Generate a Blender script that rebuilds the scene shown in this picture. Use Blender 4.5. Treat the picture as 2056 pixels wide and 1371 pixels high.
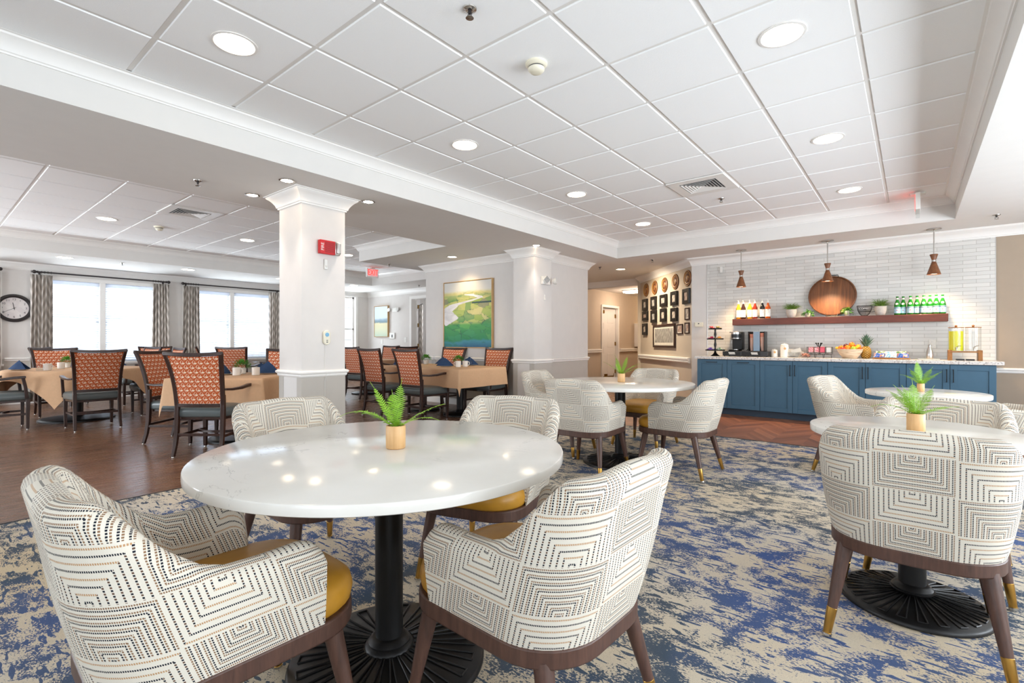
import bpy, bmesh, math, random
from math import sin, cos, pi, radians as R_, sqrt, atan2, hypot
from mathutils import Vector, Matrix
random.seed(7)
SC = bpy.context.scene
for o in list(bpy.data.objects): bpy.data.objects.remove(o)
COL = SC.collection

# ------------------------------------------------------------------ camera
YAW = 0.683
cam_d = bpy.data.cameras.new('camera'); cam = bpy.data.objects.new('camera', cam_d); COL.objects.link(cam)
cam.location = (0, 0, 1.12); cam.rotation_euler = (pi/2, 0, YAW)
cam_d.sensor_width = 36; cam_d.lens = 987.4/2056*36; cam_d.clip_start = .05; cam_d.clip_end = 200
SC.camera = cam
# ------------------------------------------------------------------ world, exposure
SC.view_settings.view_transform = 'Standard'; SC.view_settings.look = 'None'
SC.view_settings.gamma = 1; SC.view_settings.use_curve_mapping = False
SC.view_settings.exposure = 0.2
w = bpy.data.worlds.new('world'); SC.world = w; w.use_nodes = True
bg = w.node_tree.nodes['Background']; bg.inputs[0].default_value = (0.80, 0.90, 1.0, 1); bg.inputs[1].default_value = 1.6
SC.cycles.max_bounces = 10; SC.cycles.diffuse_bounces = 5; SC.cycles.glossy_bounces = 4
SC.cycles.transparent_max_bounces = 16; SC.cycles.sample_clamp_indirect = 6; SC.cycles.caustics_reflective = False
def area(name, loc, rot, sx, sy, power, col, spread=180):
    l = bpy.data.lights.new(name, 'AREA'); l.shape = 'RECTANGLE'; l.size = sx; l.size_y = sy; l.energy = power; l.color = col; l.spread = R_(spread)
    o = bpy.data.objects.new(name, l); COL.objects.link(o); o.location = loc; o.rotation_euler = rot; return o
DAY = (0.86, 0.93, 1.0)
# daylight lamps added at unseen right and rear windows, mostly tilted toward the ceiling
for y, e_ in ((-1.6, 45), (1.0, 90), (3.6, 160), (6.0, 108)):
    area('daylight_right', (3.45, y, 1.25), (0, R_(127), 0), 1.9, 2.0, e_, DAY)
for i, x in enumerate((-2.6, 0.2)):
    area('daylight_back', (x, -4.15, 1.25), (R_(115), 0, 0), 2.2, 1.9, 28, DAY)
for i, x in enumerate((-10.5, -7.5)):
    area('daylight_back', (x, -4.15, 1.25), (R_(86), 0, 0), 2.2, 1.9, 200, DAY)
# daylight outside the visible windows of the left wall
for y in (0.0, 2.44, 4.83, 7.6):
    area('daylight_left', (-14.3, y, 3.5), (0, R_(-42), 0), 2.0, 2.1, 200, DAY)
for y in (0.0, 2.44, 4.83, 7.6):
    area('soffit_fill_left', (-14.1, y, -.25), (0, R_(-128), 0), 1.6, 2.1, 145, DAY, 120)  # added uplight: stands in for light bounced off the blinds onto the soffit
# bright room behind the far door, hall lamp
def point(name, loc, power, col, r=.1):
    l = bpy.data.lights.new(name, 'POINT'); l.energy = power; l.color = col; l.shadow_soft_size = r
    o = bpy.data.objects.new(name, l); COL.objects.link(o); o.location = loc; return o
def spot(name, loc, power, col, ang=60, blend=.6, r=.03, rot=(0, 0, 0), parent=None):
    l = bpy.data.lights.new(name, 'SPOT'); l.energy = power; l.color = col; l.spot_size = R_(ang); l.spot_blend = blend; l.shadow_soft_size = r
    o = bpy.data.objects.new(name, l); COL.objects.link(o); o.location = loc; o.rotation_euler = rot
    if parent: o.parent = parent
    return o
WARM = (1.0, 0.80, 0.58); WARM2 = (1.0, .88, .74)

# ------------------------------------------------------------------ materials
def lin(c):
    return tuple((x/12.92 if x <= .04045 else ((x+.055)/1.055)**2.4) for x in (v/255 for v in c)) + (1,)
class NT:
    def __init__(s, name):
        s.m = bpy.data.materials.new(name); s.m.use_nodes = True; s.t = s.m.node_tree; s.n = s.t.nodes; s.l = s.t.links
        s.b = s.n['Principled BSDF']
    def new(s, t, **k):
        n = s.n.new(t)
        for a, v in k.items(): setattr(n, a, v)
        return n
    def link(s, a, b): s.l.new(a, b)
    def val(s, x, sock):
        if hasattr(x, 'is_output'): s.link(x, sock)
        else: sock.default_value = x
    def math(s, op, a, b=0.0, c=0.0):
        n = s.new('ShaderNodeMath', operation=op); s.val(a, n.inputs[0]); s.val(b, n.inputs[1]); s.val(c, n.inputs[2]); return n.outputs[0]
    def mix(s, f, a, b, mode='MIX'):
        n = s.new('ShaderNodeMix', data_type='RGBA', blend_type=mode); s.val(f, n.inputs[0]); s.val(a, n.inputs[6]); s.val(b, n.inputs[7]); return n.outputs[2]
    def obj(s): return s.new('ShaderNodeTexCoord').outputs['Object']
    def uv(s): return s.new('ShaderNodeTexCoord').outputs['UV']
    def mapv(s, v, scale=(1, 1, 1), rot=(0, 0, 0), loc=(0, 0, 0)):
        n = s.new('ShaderNodeMapping'); s.link(v, n.inputs[0]); n.inputs['Scale'].default_value = scale; n.inputs['Rotation'].default_value = rot; n.inputs['Location'].default_value = loc; return n.outputs[0]
    def sep(s, v):
        n = s.new('ShaderNodeSeparateXYZ'); s.link(v, n.inputs[0]); return n.outputs
    def comb(s, x, y, z=0.0):
        n = s.new('ShaderNodeCombineXYZ'); s.val(x, n.inputs[0]); s.val(y, n.inputs[1]); s.val(z, n.inputs[2]); return n.outputs[0]
    def noise(s, v, scale, detail=3, rough=.5, dist=0.0):
        n = s.new('ShaderNodeTexNoise'); s.link(v, n.inputs['Vector']); n.inputs['Scale'].default_value = scale; n.inputs['Detail'].default_value = detail
        n.inputs['Roughness'].default_value = rough; n.inputs['Distortion'].default_value = dist; return n.outputs['Fac']
    def ramp(s, f, stops, interp='LINEAR'):
        n = s.new('ShaderNodeValToRGB'); s.link(f, n.inputs[0]); r = n.color_ramp; r.interpolation = interp
        while len(r.elements) < len(stops): r.elements.new(.5)
        for e, (p, c) in zip(r.elements, stops): e.position = p; e.color = c if len(c) == 4 else lin(c)
        return n.outputs[0]
    def step(s, f, a, b):
        n = s.new('ShaderNodeMapRange'); n.interpolation_type = 'SMOOTHSTEP'; s.link(f, n.inputs[0]); n.inputs[1].default_value = a; n.inputs[2].default_value = b; return n.outputs[0]
    def bump(s, h, strength=.3, dist=.01):
        n = s.new('ShaderNodeBump'); n.inputs['Strength'].default_value = strength; n.inputs['Distance'].default_value = dist; s.link(h, n.inputs['Height']); s.link(n.outputs[0], s.b.inputs['Normal'])
    def set(s, col=None, rough=.5, metal=0, spec=None, **k):
        if col is not None: s.val(col if hasattr(col, 'is_output') else (lin(col) if len(col) == 3 else col), s.b.inputs['Base Color'])
        s.val(rough, s.b.inputs['Roughness']); s.val(metal, s.b.inputs['Metallic'])
        if spec is not None: s.b.inputs['Specular IOR Level'].default_value = spec
        for a, v in k.items(): s.b.inputs[a.replace('_', ' ')].default_value = v
        return s.m
def plain(name, col, rough=.5, metal=0, var=.04, scale=8, bump=0, spec=None, **k):
    n = NT(name); v = n.obj(); f = n.noise(v, scale, 4)
    c = lin(col) if len(col) == 3 else col
    lo = tuple(max(0, x*(1-var)) for x in c[:3])+(1,); hi = tuple(min(1, x*(1+var)) for x in c[:3])+(1,)
    n.set(n.ramp(f, [(.3, lo), (.7, hi)]), rough, metal, spec, **k)
    if bump: n.bump(n.noise(v, scale*12, 2), bump, .002)
    return n.m
def emit(name, col, strength):
    n = NT(name); n.set(col, .5); n.b.inputs['Emission Color'].default_value = lin(col); n.b.inputs['Emission Strength'].default_value = strength; return n.m
def wood(name, c1, c2, rough=.4, scale=(30, 30, 3), axis=None, bump=.1):
    n = NT(name); v = n.mapv(n.obj(), scale=scale); f = n.noise(v, 1.6, 6, .6, .6)
    n.set(n.ramp(f, [(.25, c1), (.5, tuple((a+b)//2 for a, b in zip(c1, c2))), (.75, c2)]), rough); n.bump(f, bump, .003); return n.m

M = {}
M['wall'] = plain('wall_paint_light_greige', (220, 216, 212), .85, var=.015, bump=.05)
M['wall_low'] = plain('wall_paint_lower_greige', (190, 184, 176), .85, var=.015)
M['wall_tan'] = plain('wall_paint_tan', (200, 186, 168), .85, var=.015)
M['wall_tan_shaded'] = plain('wall_paint_tan_shaded', (168, 152, 134), .85, var=.015)  # tan wall paint with the kitchen wall's shade put into the colour
M['soffit'] = plain('ceiling_paint_warm_white', (224, 222, 218), .9, var=.01)
M['white'] = plain('white_trim_paint', (238, 236, 232), .45, var=.01)
M['plastic'] = plain('white_plastic', (232, 231, 226), .4, var=.01)
M['cream'] = plain('cream_plastic', (232, 226, 205), .45, var=.01)
M['black'] = plain('black_metal', (24, 23, 23), .38, .3, var=.2)
M['dark'] = plain('charcoal_plastic', (38, 40, 44), .35, var=.1)
M['chrome'] = plain('brushed_nickel', (190, 186, 180), .25, 1, var=.05)
M['steel'] = plain('stainless_steel', (205, 203, 200), .28, 1, var=.03)
M['brass'] = plain('brushed_brass', (196, 152, 78), .28, 1, var=.06, scale=20)
M['brass_d'] = plain('antique_brass', (150, 118, 62), .35, 1, var=.1, scale=20)
M['rod'] = plain('dark_bronze', (58, 54, 54), .4, .5)
M['leather'] = plain('ochre_leather', (196, 142, 46), .38, var=.16, scale=7, bump=.15)
M['vinyl'] = plain('grey_green_vinyl', (88, 96, 96), .33, var=.08, scale=6, bump=.1)
M['napkin'] = plain('navy_linen', (36, 62, 98), .85, var=.12, scale=25)
M['china'] = plain('white_china', (236, 231, 222), .2, var=.01)
M['blind'] = None
M['cab'] = plain('slate_blue_cabinet_paint', (60, 98, 122), .42, var=.03, bump=.03)
M['toe'] = plain('dark_blue_toe_kick', (46, 62, 78), .5, var=.03)
M['red'] = plain('red_alarm_plastic', (205, 28, 36), .35, var=.04)
M['blue_btn'] = plain('light_blue_button', (120, 178, 214), .4)
M['oldgrey'] = plain('soft_grey_ink', (70, 70, 75), .6)
M['concrete'] = plain('cement_planter', (200, 192, 182), .85, var=.08, scale=30, bump=.3)
M['stone_bowl'] = None
M['darkwood'] = wood('dark_mahogany_wood', (40, 24, 19), (66, 42, 33), .3, (25, 25, 2.5), bump=.05)
M['walnut'] = wood('walnut_wood', (66, 45, 37), (98, 68, 55), .42, (40, 40, 5))
M['shelfwood'] = wood('mahogany_shelf_wood', (80, 38, 28), (112, 58, 42), .35, (3, 40, 40), bump=.05)
M['bamboo'] = wood('bamboo_pot_wood', (206, 158, 104), (226, 184, 132), .45, (50, 50, 5), bump=.06)
M['traywood'] = wood('rustic_tray_wood', (78, 44, 24), (134, 84, 46), .45, (28, 10, 2), bump=.15)
M['oak'] = wood('oak_frame_wood', (186, 148, 98), (212, 176, 124), .45, (20, 20, 5))
M['teak'] = wood('acacia_stand_wood', (132, 84, 40), (176, 122, 62), .45, (30, 30, 6))
M['pendwood'] = wood('walnut_pendant_shade', (104, 62, 36), (142, 90, 54), .4, (20, 20, 14), bump=.05)
M['tan'] = plain('peach_tan_table_linen', (212, 172, 134), .8, var=.03, scale=40, bump=.1)
M['paper'] = plain('cream_mat_paper', (222, 216, 204), .8)
M['fernA'] = plain('fern_leaf_lime', (138, 184, 46), .5, var=.2, scale=40, Subsurface_Weight=.15)
M['leaf'] = plain('leafy_green', (84, 148, 44), .55, var=.35, scale=40)
M['leafd'] = plain('grassy_green', (104, 136, 48), .6, var=.3, scale=40)
M['pineleaf'] = plain('pineapple_leaf', (92, 122, 96), .55, var=.25, scale=30)
M['lampwarm'] = emit('warm_lens_glow', (255, 232, 200), 9)
M['lampcan'] = emit('downlight_lens_glow', (255, 236, 208), 20)
M['lamphot'] = emit('spotlight_bulb_glow', (255, 226, 190), 60)
M['slotred'] = plain('dark_red_grille', (140, 16, 24), .5)
M['fluor'] = emit('fluorescent_diffuser_glow', (255, 236, 214), 12)
M['exitred'] = emit('exit_letter_red_glow', (255, 40, 30), 3.0)
M['exitface'] = emit('exit_sign_face', (236, 196, 198), .25)

def glass(name, tint, ior_mix=.12, alpha=.85):
    m = bpy.data.materials.new(name); m.use_nodes = True; t = m.node_tree; t.nodes.clear()
    o = t.nodes.new('ShaderNodeOutputMaterial'); tr = t.nodes.new('ShaderNodeBsdfTransparent'); gl = t.nodes.new('ShaderNodeBsdfGlossy')
    lw = t.nodes.new('ShaderNodeLayerWeight'); lw.inputs[0].default_value = .5; mx = t.nodes.new('ShaderNodeMixShader')
    fr = t.nodes.new('ShaderNodeMath'); fr.operation = 'POWER'; fr.inputs[1].default_value = 4.0; t.links.new(lw.outputs['Facing'], fr.inputs[0]); f2 = t.nodes.new('ShaderNodeMath'); f2.operation = 'MULTIPLY_ADD'; f2.inputs[1].default_value = .45; f2.inputs[2].default_value = .035; t.links.new(fr.outputs[0], f2.inputs[0]); fr = f2; tr.inputs[0].default_value = tint; gl.inputs['Roughness'].default_value = .03
    t.links.new(fr.outputs[0], mx.inputs[0]); t.links.new(tr.outputs[0], mx.inputs[1]); t.links.new(gl.outputs[0], mx.inputs[2]); t.links.new(mx.outputs[0], o.inputs[0])
    return m
n_ = NT('white_translucent_blind_slat'); n_.set((240, 242, 245), .5)
tl = n_.new('ShaderNodeBsdfTranslucent'); tl.inputs[0].default_value = lin((236, 241, 250)); mx_ = n_.new('ShaderNodeMixShader'); mx_.inputs[0].default_value = .45
n_.link(n_.b.outputs[0], mx_.inputs[1]); n_.link(tl.outputs[0], mx_.inputs[2]); n_.link(mx_.outputs[0], n_.n['Material Output'].inputs[0]); M['blind'] = n_.m
M['glass'] = glass('clear_glass', (.97, .98, .98, 1)); M['glassware'] = glass('goblet_glass', (.9, .92, .94, 1))
M['dispglass'] = glass('dispenser_glass', (.97, .975, .975, 1))
def tinted(name, col, rough=.12):
    n = NT(name); n.set(col, rough); n.b.inputs['Transmission Weight'].default_value = .45; return n.m
M['grn'] = tinted('green_bottle_glass', (36, 150, 44)); M['lemonade'] = plain('lemonade', (246, 238, 44), .25, var=.05)

def m_quartz():
    n = NT('white_quartz_with_grey_veins'); v = n.obj()
    w1 = n.noise(n.mapv(v, scale=(2.2, 2.2, 2.2)), 1.3, 6, .6, 1.4); d = n.math('ABSOLUTE', n.math('SUBTRACT', w1, .5))
    mask = n.step(n.noise(v, 2.4, 2), .5, .66); vein = n.math('MULTIPLY', n.math('SUBTRACT', 1.0, n.step(d, .0, .007)), mask)
    spk = n.ramp(n.noise(v, 6, 5), [(.3, (231, 228, 221)), (.7, (237, 234, 228))])
    n.set(n.mix(n.math('MULTIPLY', vein, .75), spk, lin((150, 148, 146))), .13, spec=.5); return n.m
M['quartz'] = m_quartz()
def m_granite():
    n = NT('speckled_white_granite'); v = n.obj(); a = n.noise(v, 55, 3, .6); b = n.noise(v, 14, 3, .6)
    c = n.ramp(a, [(.34, (140, 132, 128)), (.44, (214, 210, 205)), (.7, (226, 224, 220))]); c = n.mix(n.step(b, .55, .7), c, lin((190, 178, 168)))
    n.set(c, .22); return n.m
M['granite'] = m_granite()
def m_tile():
    n = NT('glazed_white_subway_tile'); p = n.sep(n.obj()); v = n.comb(p[0], p[2])
    b = n.new('ShaderNodeTexBrick'); n.link(v, b.inputs['Vector']); b.offset = .5; b.inputs['Scale'].default_value = 1
    b.inputs['Color1'].default_value = lin((219, 217, 212)); b.inputs['Color2'].default_value = lin((206, 205, 201)); b.inputs['Mortar'].default_value = lin((164, 158, 150))
    b.inputs['Mortar Size'].default_value = .0018; b.inputs['Mortar Smooth'].default_value = .3; b.inputs['Brick Width'].default_value = .25; b.inputs['Row Height'].default_value = .0488
    b.inputs['Bias'].default_value = 0
    n.set(b.outputs['Color'], .16)
    h = n.math('SUBTRACT', n.math('MULTIPLY', n.noise(n.comb(n.math('MULTIPLY', p[0], .5), p[2]), 38, 3, .6), .5), n.math('MULTIPLY', b.outputs['Fac'], .9)); n.bump(h, .45, .004); return n.m
M['tile'] = m_tile()
def m_planks():
    n = NT('dark_walnut_plank_floor'); v = n.mapv(n.obj(), rot=(0, 0, pi/2))
    b = n.new('ShaderNodeTexBrick'); n.link(v, b.inputs['Vector']); b.offset = .37; b.inputs['Scale'].default_value = 1
    b.inputs['Color1'].default_value = lin((124, 86, 60)); b.inputs['Color2'].default_value = lin((98, 66, 48)); b.inputs['Mortar'].default_value = lin((50, 32, 26))
    b.inputs['Mortar Size'].default_value = .0012; b.inputs['Brick Width'].default_value = 1.2; b.inputs['Row Height'].default_value = .15
    g = n.noise(n.mapv(n.obj(), scale=(22, 1.3, 1)), 2.2, 6, .65, .3)
    c = n.mix(.55, b.outputs['Color'], n.ramp(g, [(.3, (88, 60, 44)), (.55, (122, 86, 62)), (.72, (154, 116, 88))]))
    n.set(c, n.ramp(g, [(.3, (.2, .2, .2, 1)), (.7, (.34, .34, .34, 1))])); n.bump(g, .12, .002); return n.m
M['planks'] = m_planks()
def m_chevron():
    n = NT('reddish_herringbone_wood_floor'); p = n.sep(n.obj()); W = .62
    fx = n.math('DIVIDE', p[0], W); tri = n.math('ABSOLUTE', n.math('SUBTRACT', n.math('FRACT', fx), .5)); yy = n.math('ADD', p[1], n.math('MULTIPLY', tri, W*1.6))
    k = n.math('DIVIDE', yy, .11); idx = n.math('FLOOR', k); side = n.math('FLOOR', n.math('MULTIPLY', fx, 2.0))
    wn = n.new('ShaderNodeTexWhiteNoise'); wn.noise_dimensions = '2D'; n.link(n.comb(idx, side), wn.inputs['Vector'])
    gap = n.math('LESS_THAN', n.math('FRACT', k), .03)
    g = n.noise(n.comb(n.math('MULTIPLY', p[0], 3.0), n.math('MULTIPLY', yy, 40.0)), 1.4, 4)
    f = n.math('ADD', n.math('MULTIPLY', wn.outputs['Value'], .5), n.math('MULTIPLY', g, .5))
    c = n.ramp(f, [(.2, (108, 68, 48)), (.5, (138, 88, 62)), (.85, (166, 110, 80))])
    n.set(n.mix(gap, c, lin((54, 34, 26))), .34); return n.m
M['chevron'] = m_chevron()
def m_carpet():
    n = NT('abstract_blue_and_beige_carpet'); v = n.obj()
    big = n.noise(n.mapv(v, scale=(1.0, 1.2, 1)), 2.6, 3, .55, .5)
    a = n.noise(n.mapv(v, scale=(1.0, 1.25, 1)), 6.6, 9, .72, .5); st = n.noise(n.mapv(v, scale=(1, 1.6, 1)), 95, 2, .6)
    dash = n.noise(n.mapv(v, scale=(6, 24, 1)), 2.0, 1, .3)
    fib = n.noise(v, 420, 1)
    s = n.math('ADD', n.math('ADD', n.math('MULTIPLY', a, .72), n.math('MULTIPLY', big, .28)), n.math('MULTIPLY', n.math('SUBTRACT', n.math('GREATER_THAN', dash, .61), .0), -.13))
    s = n.math('ADD', s, n.math('MULTIPLY', n.math('SUBTRACT', st, .5), .34))
    beige = n.ramp(n.noise(v, .7, 2), [(.35, (212, 204, 190)), (.65, (212, 194, 164))])
    hue = n.noise(n.mapv(v, loc=(4, 2, 0)), .95, 3)
    dark = n.ramp(hue, [(.36, (100, 103, 108)), (.46, (78, 91, 106)), (.55, (84, 100, 134)), (.68, (74, 96, 146))])
    k = n.step(s, .467, .509)
    c = n.mix(k, dark, beige)
    c = n.mix(n.math('MULTIPLY', n.step(fib, .35, .65), .28), c, n.mix(.5, c, lin((60, 60, 70)), 'MULTIPLY'))
    n.set(c, .95, spec=.1); n.bump(fib, .5, .003); return n.m
M['carpet'] = m_carpet()
def m_geo():
    n = NT('geometric_nested_square_fabric'); p = n.sep(n.uv()); W, Hh = .226, .129
    u = n.math('ADD', n.math('DIVIDE', p[0], W), 40.5); v = n.math('ADD', n.math('DIVIDE', p[1], Hh), 40.30)
    cu, cv = n.math('FLOOR', u), n.math('FLOOR', v); fu, fv = n.math('FRACT', u), n.math('FRACT', v)
    par = n.math('MODULO', cu, 2.0); dense = n.math('MODULO', n.math('ADD', cu, cv), 2.0); sparse = n.math('SUBTRACT', 1.0, dense)
    x = n.math('MULTIPLY', n.math('ABSOLUTE', n.math('SUBTRACT', fu, .5)), 2.0)
    t = n.math('ADD', n.math('MULTIPLY', par, fv), n.math('MULTIPLY', n.math('SUBTRACT', 1.0, par), n.math('SUBTRACT', 1.0, fv)))
    k = n.math('MULTIPLY', n.math('MAXIMUM', x, t), 8.0); fk = n.math('FRACT', k); ik = n.math('FLOOR', k)
    def band(lo, hi): return n.math('MULTIPLY', n.math('GREATER_THAN', fk, lo), n.math('LESS_THAN', fk, hi))
    l1 = band(.34, .62); l2 = band(.12, .36); l3 = band(.50, .74)
    vert = n.math('GREATER_THAN', x, t); hor = n.math('SUBTRACT', 1.0, vert)
    along = n.math('ADD', n.math('MULTIPLY', vert, p[1]), n.math('MULTIPLY', hor, p[0]))
    q = n.math('DIVIDE', along, n.math('ADD', .0042, n.math('MULTIPLY', vert, .0020))); dot = n.math('GREATER_THAN', n.math('FRACT', q), .34)
    alt = n.math('MODULO', ik, 2.0); dp = n.math('MODULO', n.math('ADD', n.math('FLOOR', q), 400.0), 2.0)
    BK, TN, BR = lin((34, 38, 48)), lin((186, 146, 106)), lin((104, 78, 64))
    ch = n.mix(alt, BK, TN); cvv = n.mix(dp, BK, BR)
    c_sp = n.mix(vert, ch, cvv); c_dn = n.mix(l2, n.mix(.35, BR, TN), BK)
    line = n.math('ADD', n.math('MULTIPLY', sparse, l1), n.math('MULTIPLY', dense, n.math('ADD', l2, l3)))
    base = n.mix(n.noise(n.uv(), 500, 1), lin((215, 208, 194)), lin((228, 222, 209)))
    f = n.math('MULTIPLY', line, dot)
    n.set(n.mix(f, base, n.mix(dense, c_sp, c_dn)), .85, spec=.2); n.bump(f, .2, .002); return n.m
M['geo'] = m_geo()
def m_rust():
    n = NT('rust_ring_pattern_fabric'); p = n.sep(n.obj()); A, B = .058, .044
    y = n.math('DIVIDE', n.math('ADD', p[2], 5.0), B); iy = n.math('FLOOR', y); off = n.math('MULTIPLY', n.math('MODULO', iy, 2.0), .5)
    x = n.math('ADD', n.math('DIVIDE', n.math('ADD', p[0], 5.0), A), off); fx = n.math('SUBTRACT', n.math('FRACT', x), .5); fy = n.math('SUBTRACT', n.math('FRACT', y), .5)
    def circ(dx, dy):
        a = n.math('ADD', fx, dx); b = n.math('MULTIPLY', n.math('ADD', fy, dy), B/A); return n.math('SQRT', n.math('ADD', n.math('MULTIPLY', a, a), n.math('MULTIPLY', b, b)))
    r = circ(0, 0)
    inner = n.math('LESS_THAN', r, .27); bowl = n.math('MULTIPLY', inner, n.math('LESS_THAN', fy, -.05))
    bar = n.math('MULTIPLY', inner, n.math('MULTIPLY', n.math('LESS_THAN', n.math('ABSOLUTE', fx), .03), n.math('GREATER_THAN', fy, -.05)))
    cres = n.math('MULTIPLY', n.math('MULTIPLY', n.math('GREATER_THAN', r, .38), n.math('LESS_THAN', fx, 0.0)), n.math('LESS_THAN', circ(.05, 0), .40))
    speck = n.math('MULTIPLY', n.math('GREATER_THAN', r, .4), n.math('LESS_THAN', circ(-.5, 0), .07))
    cream = n.math('MINIMUM', n.math('ADD', n.math('ADD', bowl, bar), n.math('ADD', cres, speck)), 1.0)
    n.set(n.mix(cream, lin((186, 84, 30)), lin((240, 222, 198))), .8); return n.m
M['rust'] = m_rust()
def m_curtain():
    n = NT('taupe_chevron_curtain_fabric'); p = n.sep(n.obj())
    tri = n.math('ABSOLUTE', n.math('SUBTRACT', n.math('FRACT', n.math('DIVIDE', p[1], .13)), .5))
    k = n.math('FRACT', n.math('DIVIDE', n.math('ADD', p[2], n.math('MULTIPLY', tri, .42)), .20))
    f = n.math('ABSOLUTE', n.math('SUBTRACT', k, .5))
    n.set(n.ramp(f, [(.08, (172, 164, 156)), (.24, (190, 182, 174)), (.42, (216, 209, 201))]), .9); return n.m
M['curtain'] = m_curtain()
def m_ceil():
    n = NT('fissured_white_ceiling_tile'); v = n.obj(); f = n.noise(v, 160, 3, .7); s = n.step(n.noise(v, .9, 4), .62, .8)
    c = n.mix(n.math('MULTIPLY', s, .12), lin((250, 251, 251)), lin((226, 218, 190)))
    n.set(c, .95); n.bump(f, .4, .003); return n.m
M['ctile'] = m_ceil()
def m_paint():
    n = NT('painted_river_landscape'); p = n.sep(n.obj())   # x across (-.55..55), z up (0..1.15)
    z = n.math('DIVIDE', p[2], 1.15); v = n.comb(p[0], p[2]); w1 = n.noise(v, 2.2, 5, .6, .4); w2 = n.noise(n.comb(p[0], n.math('MULTIPLY', p[2], 2.5)), 3.0, 6, .65, .8)
    zz = n.math('ADD', z, n.math('MULTIPLY', n.math('SUBTRACT', w1, .5), .22))
    c = n.ramp(zz, [(0, (48, 96, 132)), (.09, (70, 138, 158)), (.13, (58, 134, 96)), (.34, (92, 162, 96)), (.42, (150, 180, 110)), (.52, (196, 200, 136)), (.62, (178, 186, 110)), (.72, (170, 176, 92)), (.83, (206, 198, 140)), (.92, (222, 218, 206)), (1, (206, 206, 204))])
    c = n.mix(n.math('MULTIPLY', n.step(w2, .5, .62), .45), c, lin((40, 120, 70)), 'MIX')
    vo = n.new('ShaderNodeTexVoronoi'); wv = n.comb(n.math('ADD', p[0], n.math('MULTIPLY', w1, .25)), n.math('ADD', n.math('MULTIPLY', p[2], 2.2), n.math('MULTIPLY', w2, .35))); n.link(wv, vo.inputs['Vector']); vo.inputs['Scale'].default_value = 4.2
    ve = n.new('ShaderNodeTexVoronoi'); ve.feature = 'DISTANCE_TO_EDGE'; n.link(wv, ve.inputs['Vector']); ve.inputs['Scale'].default_value = 4.2
    cell = n.sep(vo.outputs['Color'])[0]; land = n.math('MULTIPLY', n.math('GREATER_THAN', z, .12), n.math('LESS_THAN', z, .80)); mid = n.math('MULTIPLY', n.step(z, .34, .40), n.math('SUBTRACT', 1.0, n.step(z, .74, .80)))
    c = n.mix(n.math('MULTIPLY', mid, .55), c, n.ramp(cell, [(.1, (196, 196, 124)), (.3, (222, 206, 150)), (.5, (150, 176, 82)), (.66, (74, 140, 92)), (.8, (206, 196, 110)), (.93, (120, 112, 124))], 'CONSTANT'))
    c = n.mix(n.math('MULTIPLY', n.math('MULTIPLY', land, n.math('SUBTRACT', 1.0, mid)), .35), c, n.ramp(cell, [(.1, (46, 136, 84)), (.4, (104, 176, 92)), (.7, (60, 150, 110))], 'CONSTANT'))
    hd = n.math('MULTIPLY', n.math('SUBTRACT', 1.0, n.step(ve.outputs['Distance'], .0, .035)), n.math('MULTIPLY', land, n.step(w2, .42, .56)))
    c = n.mix(n.math('MULTIPLY', hd, .75), c, lin((52, 84, 86)))
    c = n.mix(n.math('MULTIPLY', n.math('MULTIPLY', n.math('GREATER_THAN', z, .665), n.math('LESS_THAN', z, .69)), n.math('GREATER_THAN', p[0], .12)), c, lin((60, 84, 84)))
    sky = n.step(z, .83, .88); c = n.mix(sky, c, lin((214, 212, 206)))
    # river : centre x as a function of z
    t = n.math('SUBTRACT', z, .34)
    cx = n.ramp(z, [(.34, (.0, 0, 0, 1)), (.46, (.12, 0, 0, 1)), (.56, (.05, 0, 0, 1)), (.66, (.22, 0, 0, 1)), (.70, (.5, 0, 0, 1)), (.745, (.80, 0, 0, 1)), (.77, (.74, 0, 0, 1)), (.80, (.55, 0, 0, 1))])
    cxs = n.sep(cx)[0]; wd = n.ramp(z, [(.34, (.02, 0, 0, 1)), (.44, (.2, 0, 0, 1)), (.58, (.12, 0, 0, 1)), (.68, (.12, 0, 0, 1)), (.74, (.05, 0, 0, 1)), (.80, (.12, 0, 0, 1))])
    ux = n.math('ADD', n.math('DIVIDE', p[0], 1.1), .5); d = n.math('ABSOLUTE', n.math('SUBTRACT', ux, n.math('ADD', cxs, n.math('ADD', n.math('MULTIPLY', n.math('SUBTRACT', w1, .5), .16), n.math('MULTIPLY', n.math('SUBTRACT', w2, .5), .08)))))
    riv = n.math('MULTIPLY', n.math('LESS_THAN', d, n.sep(wd)[0]), n.math('MULTIPLY', n.math('GREATER_THAN', z, .34), n.math('LESS_THAN', z, .81)))
    c = n.mix(riv, c, n.ramp(w2, [(.35, (196, 196, 200)), (.6, (226, 226, 230))]))
    n.set(c, .7); n.bump(w2, .2, .003); return n.m
M['painting'] = m_paint()
def m_field():
    n = NT('painted_misty_field'); p = n.sep(n.obj()); z = n.math('ADD', n.math('DIVIDE', p[2], .88), n.math('MULTIPLY', n.math('SUBTRACT', n.noise(n.obj(), 6, 4), .5), .1))
    n.set(n.ramp(z, [(.0, (178, 196, 178)), (.25, (206, 206, 176)), (.44, (214, 206, 170)), (.48, (120, 142, 150)), (.56, (150, 170, 184)), (.62, (206, 220, 232)), (1, (222, 232, 242))]), .8); return n.m
M['field'] = m_field()
def m_photo(name, dark, light, sc):
    n = NT(name); p = n.sep(n.obj()); f = n.noise(n.comb(n.math('MULTIPLY', p[0], 2.5), p[2]), sc, 3, .6)
    n.set(n.ramp(f, [(.35, dark), (.5, tuple((a+b)//2 for a, b in zip(dark, light))), (.62, light)]), .6); return n.m
M['photoA'] = m_photo('faded_portrait_print', (110, 96, 88), (212, 202, 190), 16)
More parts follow.
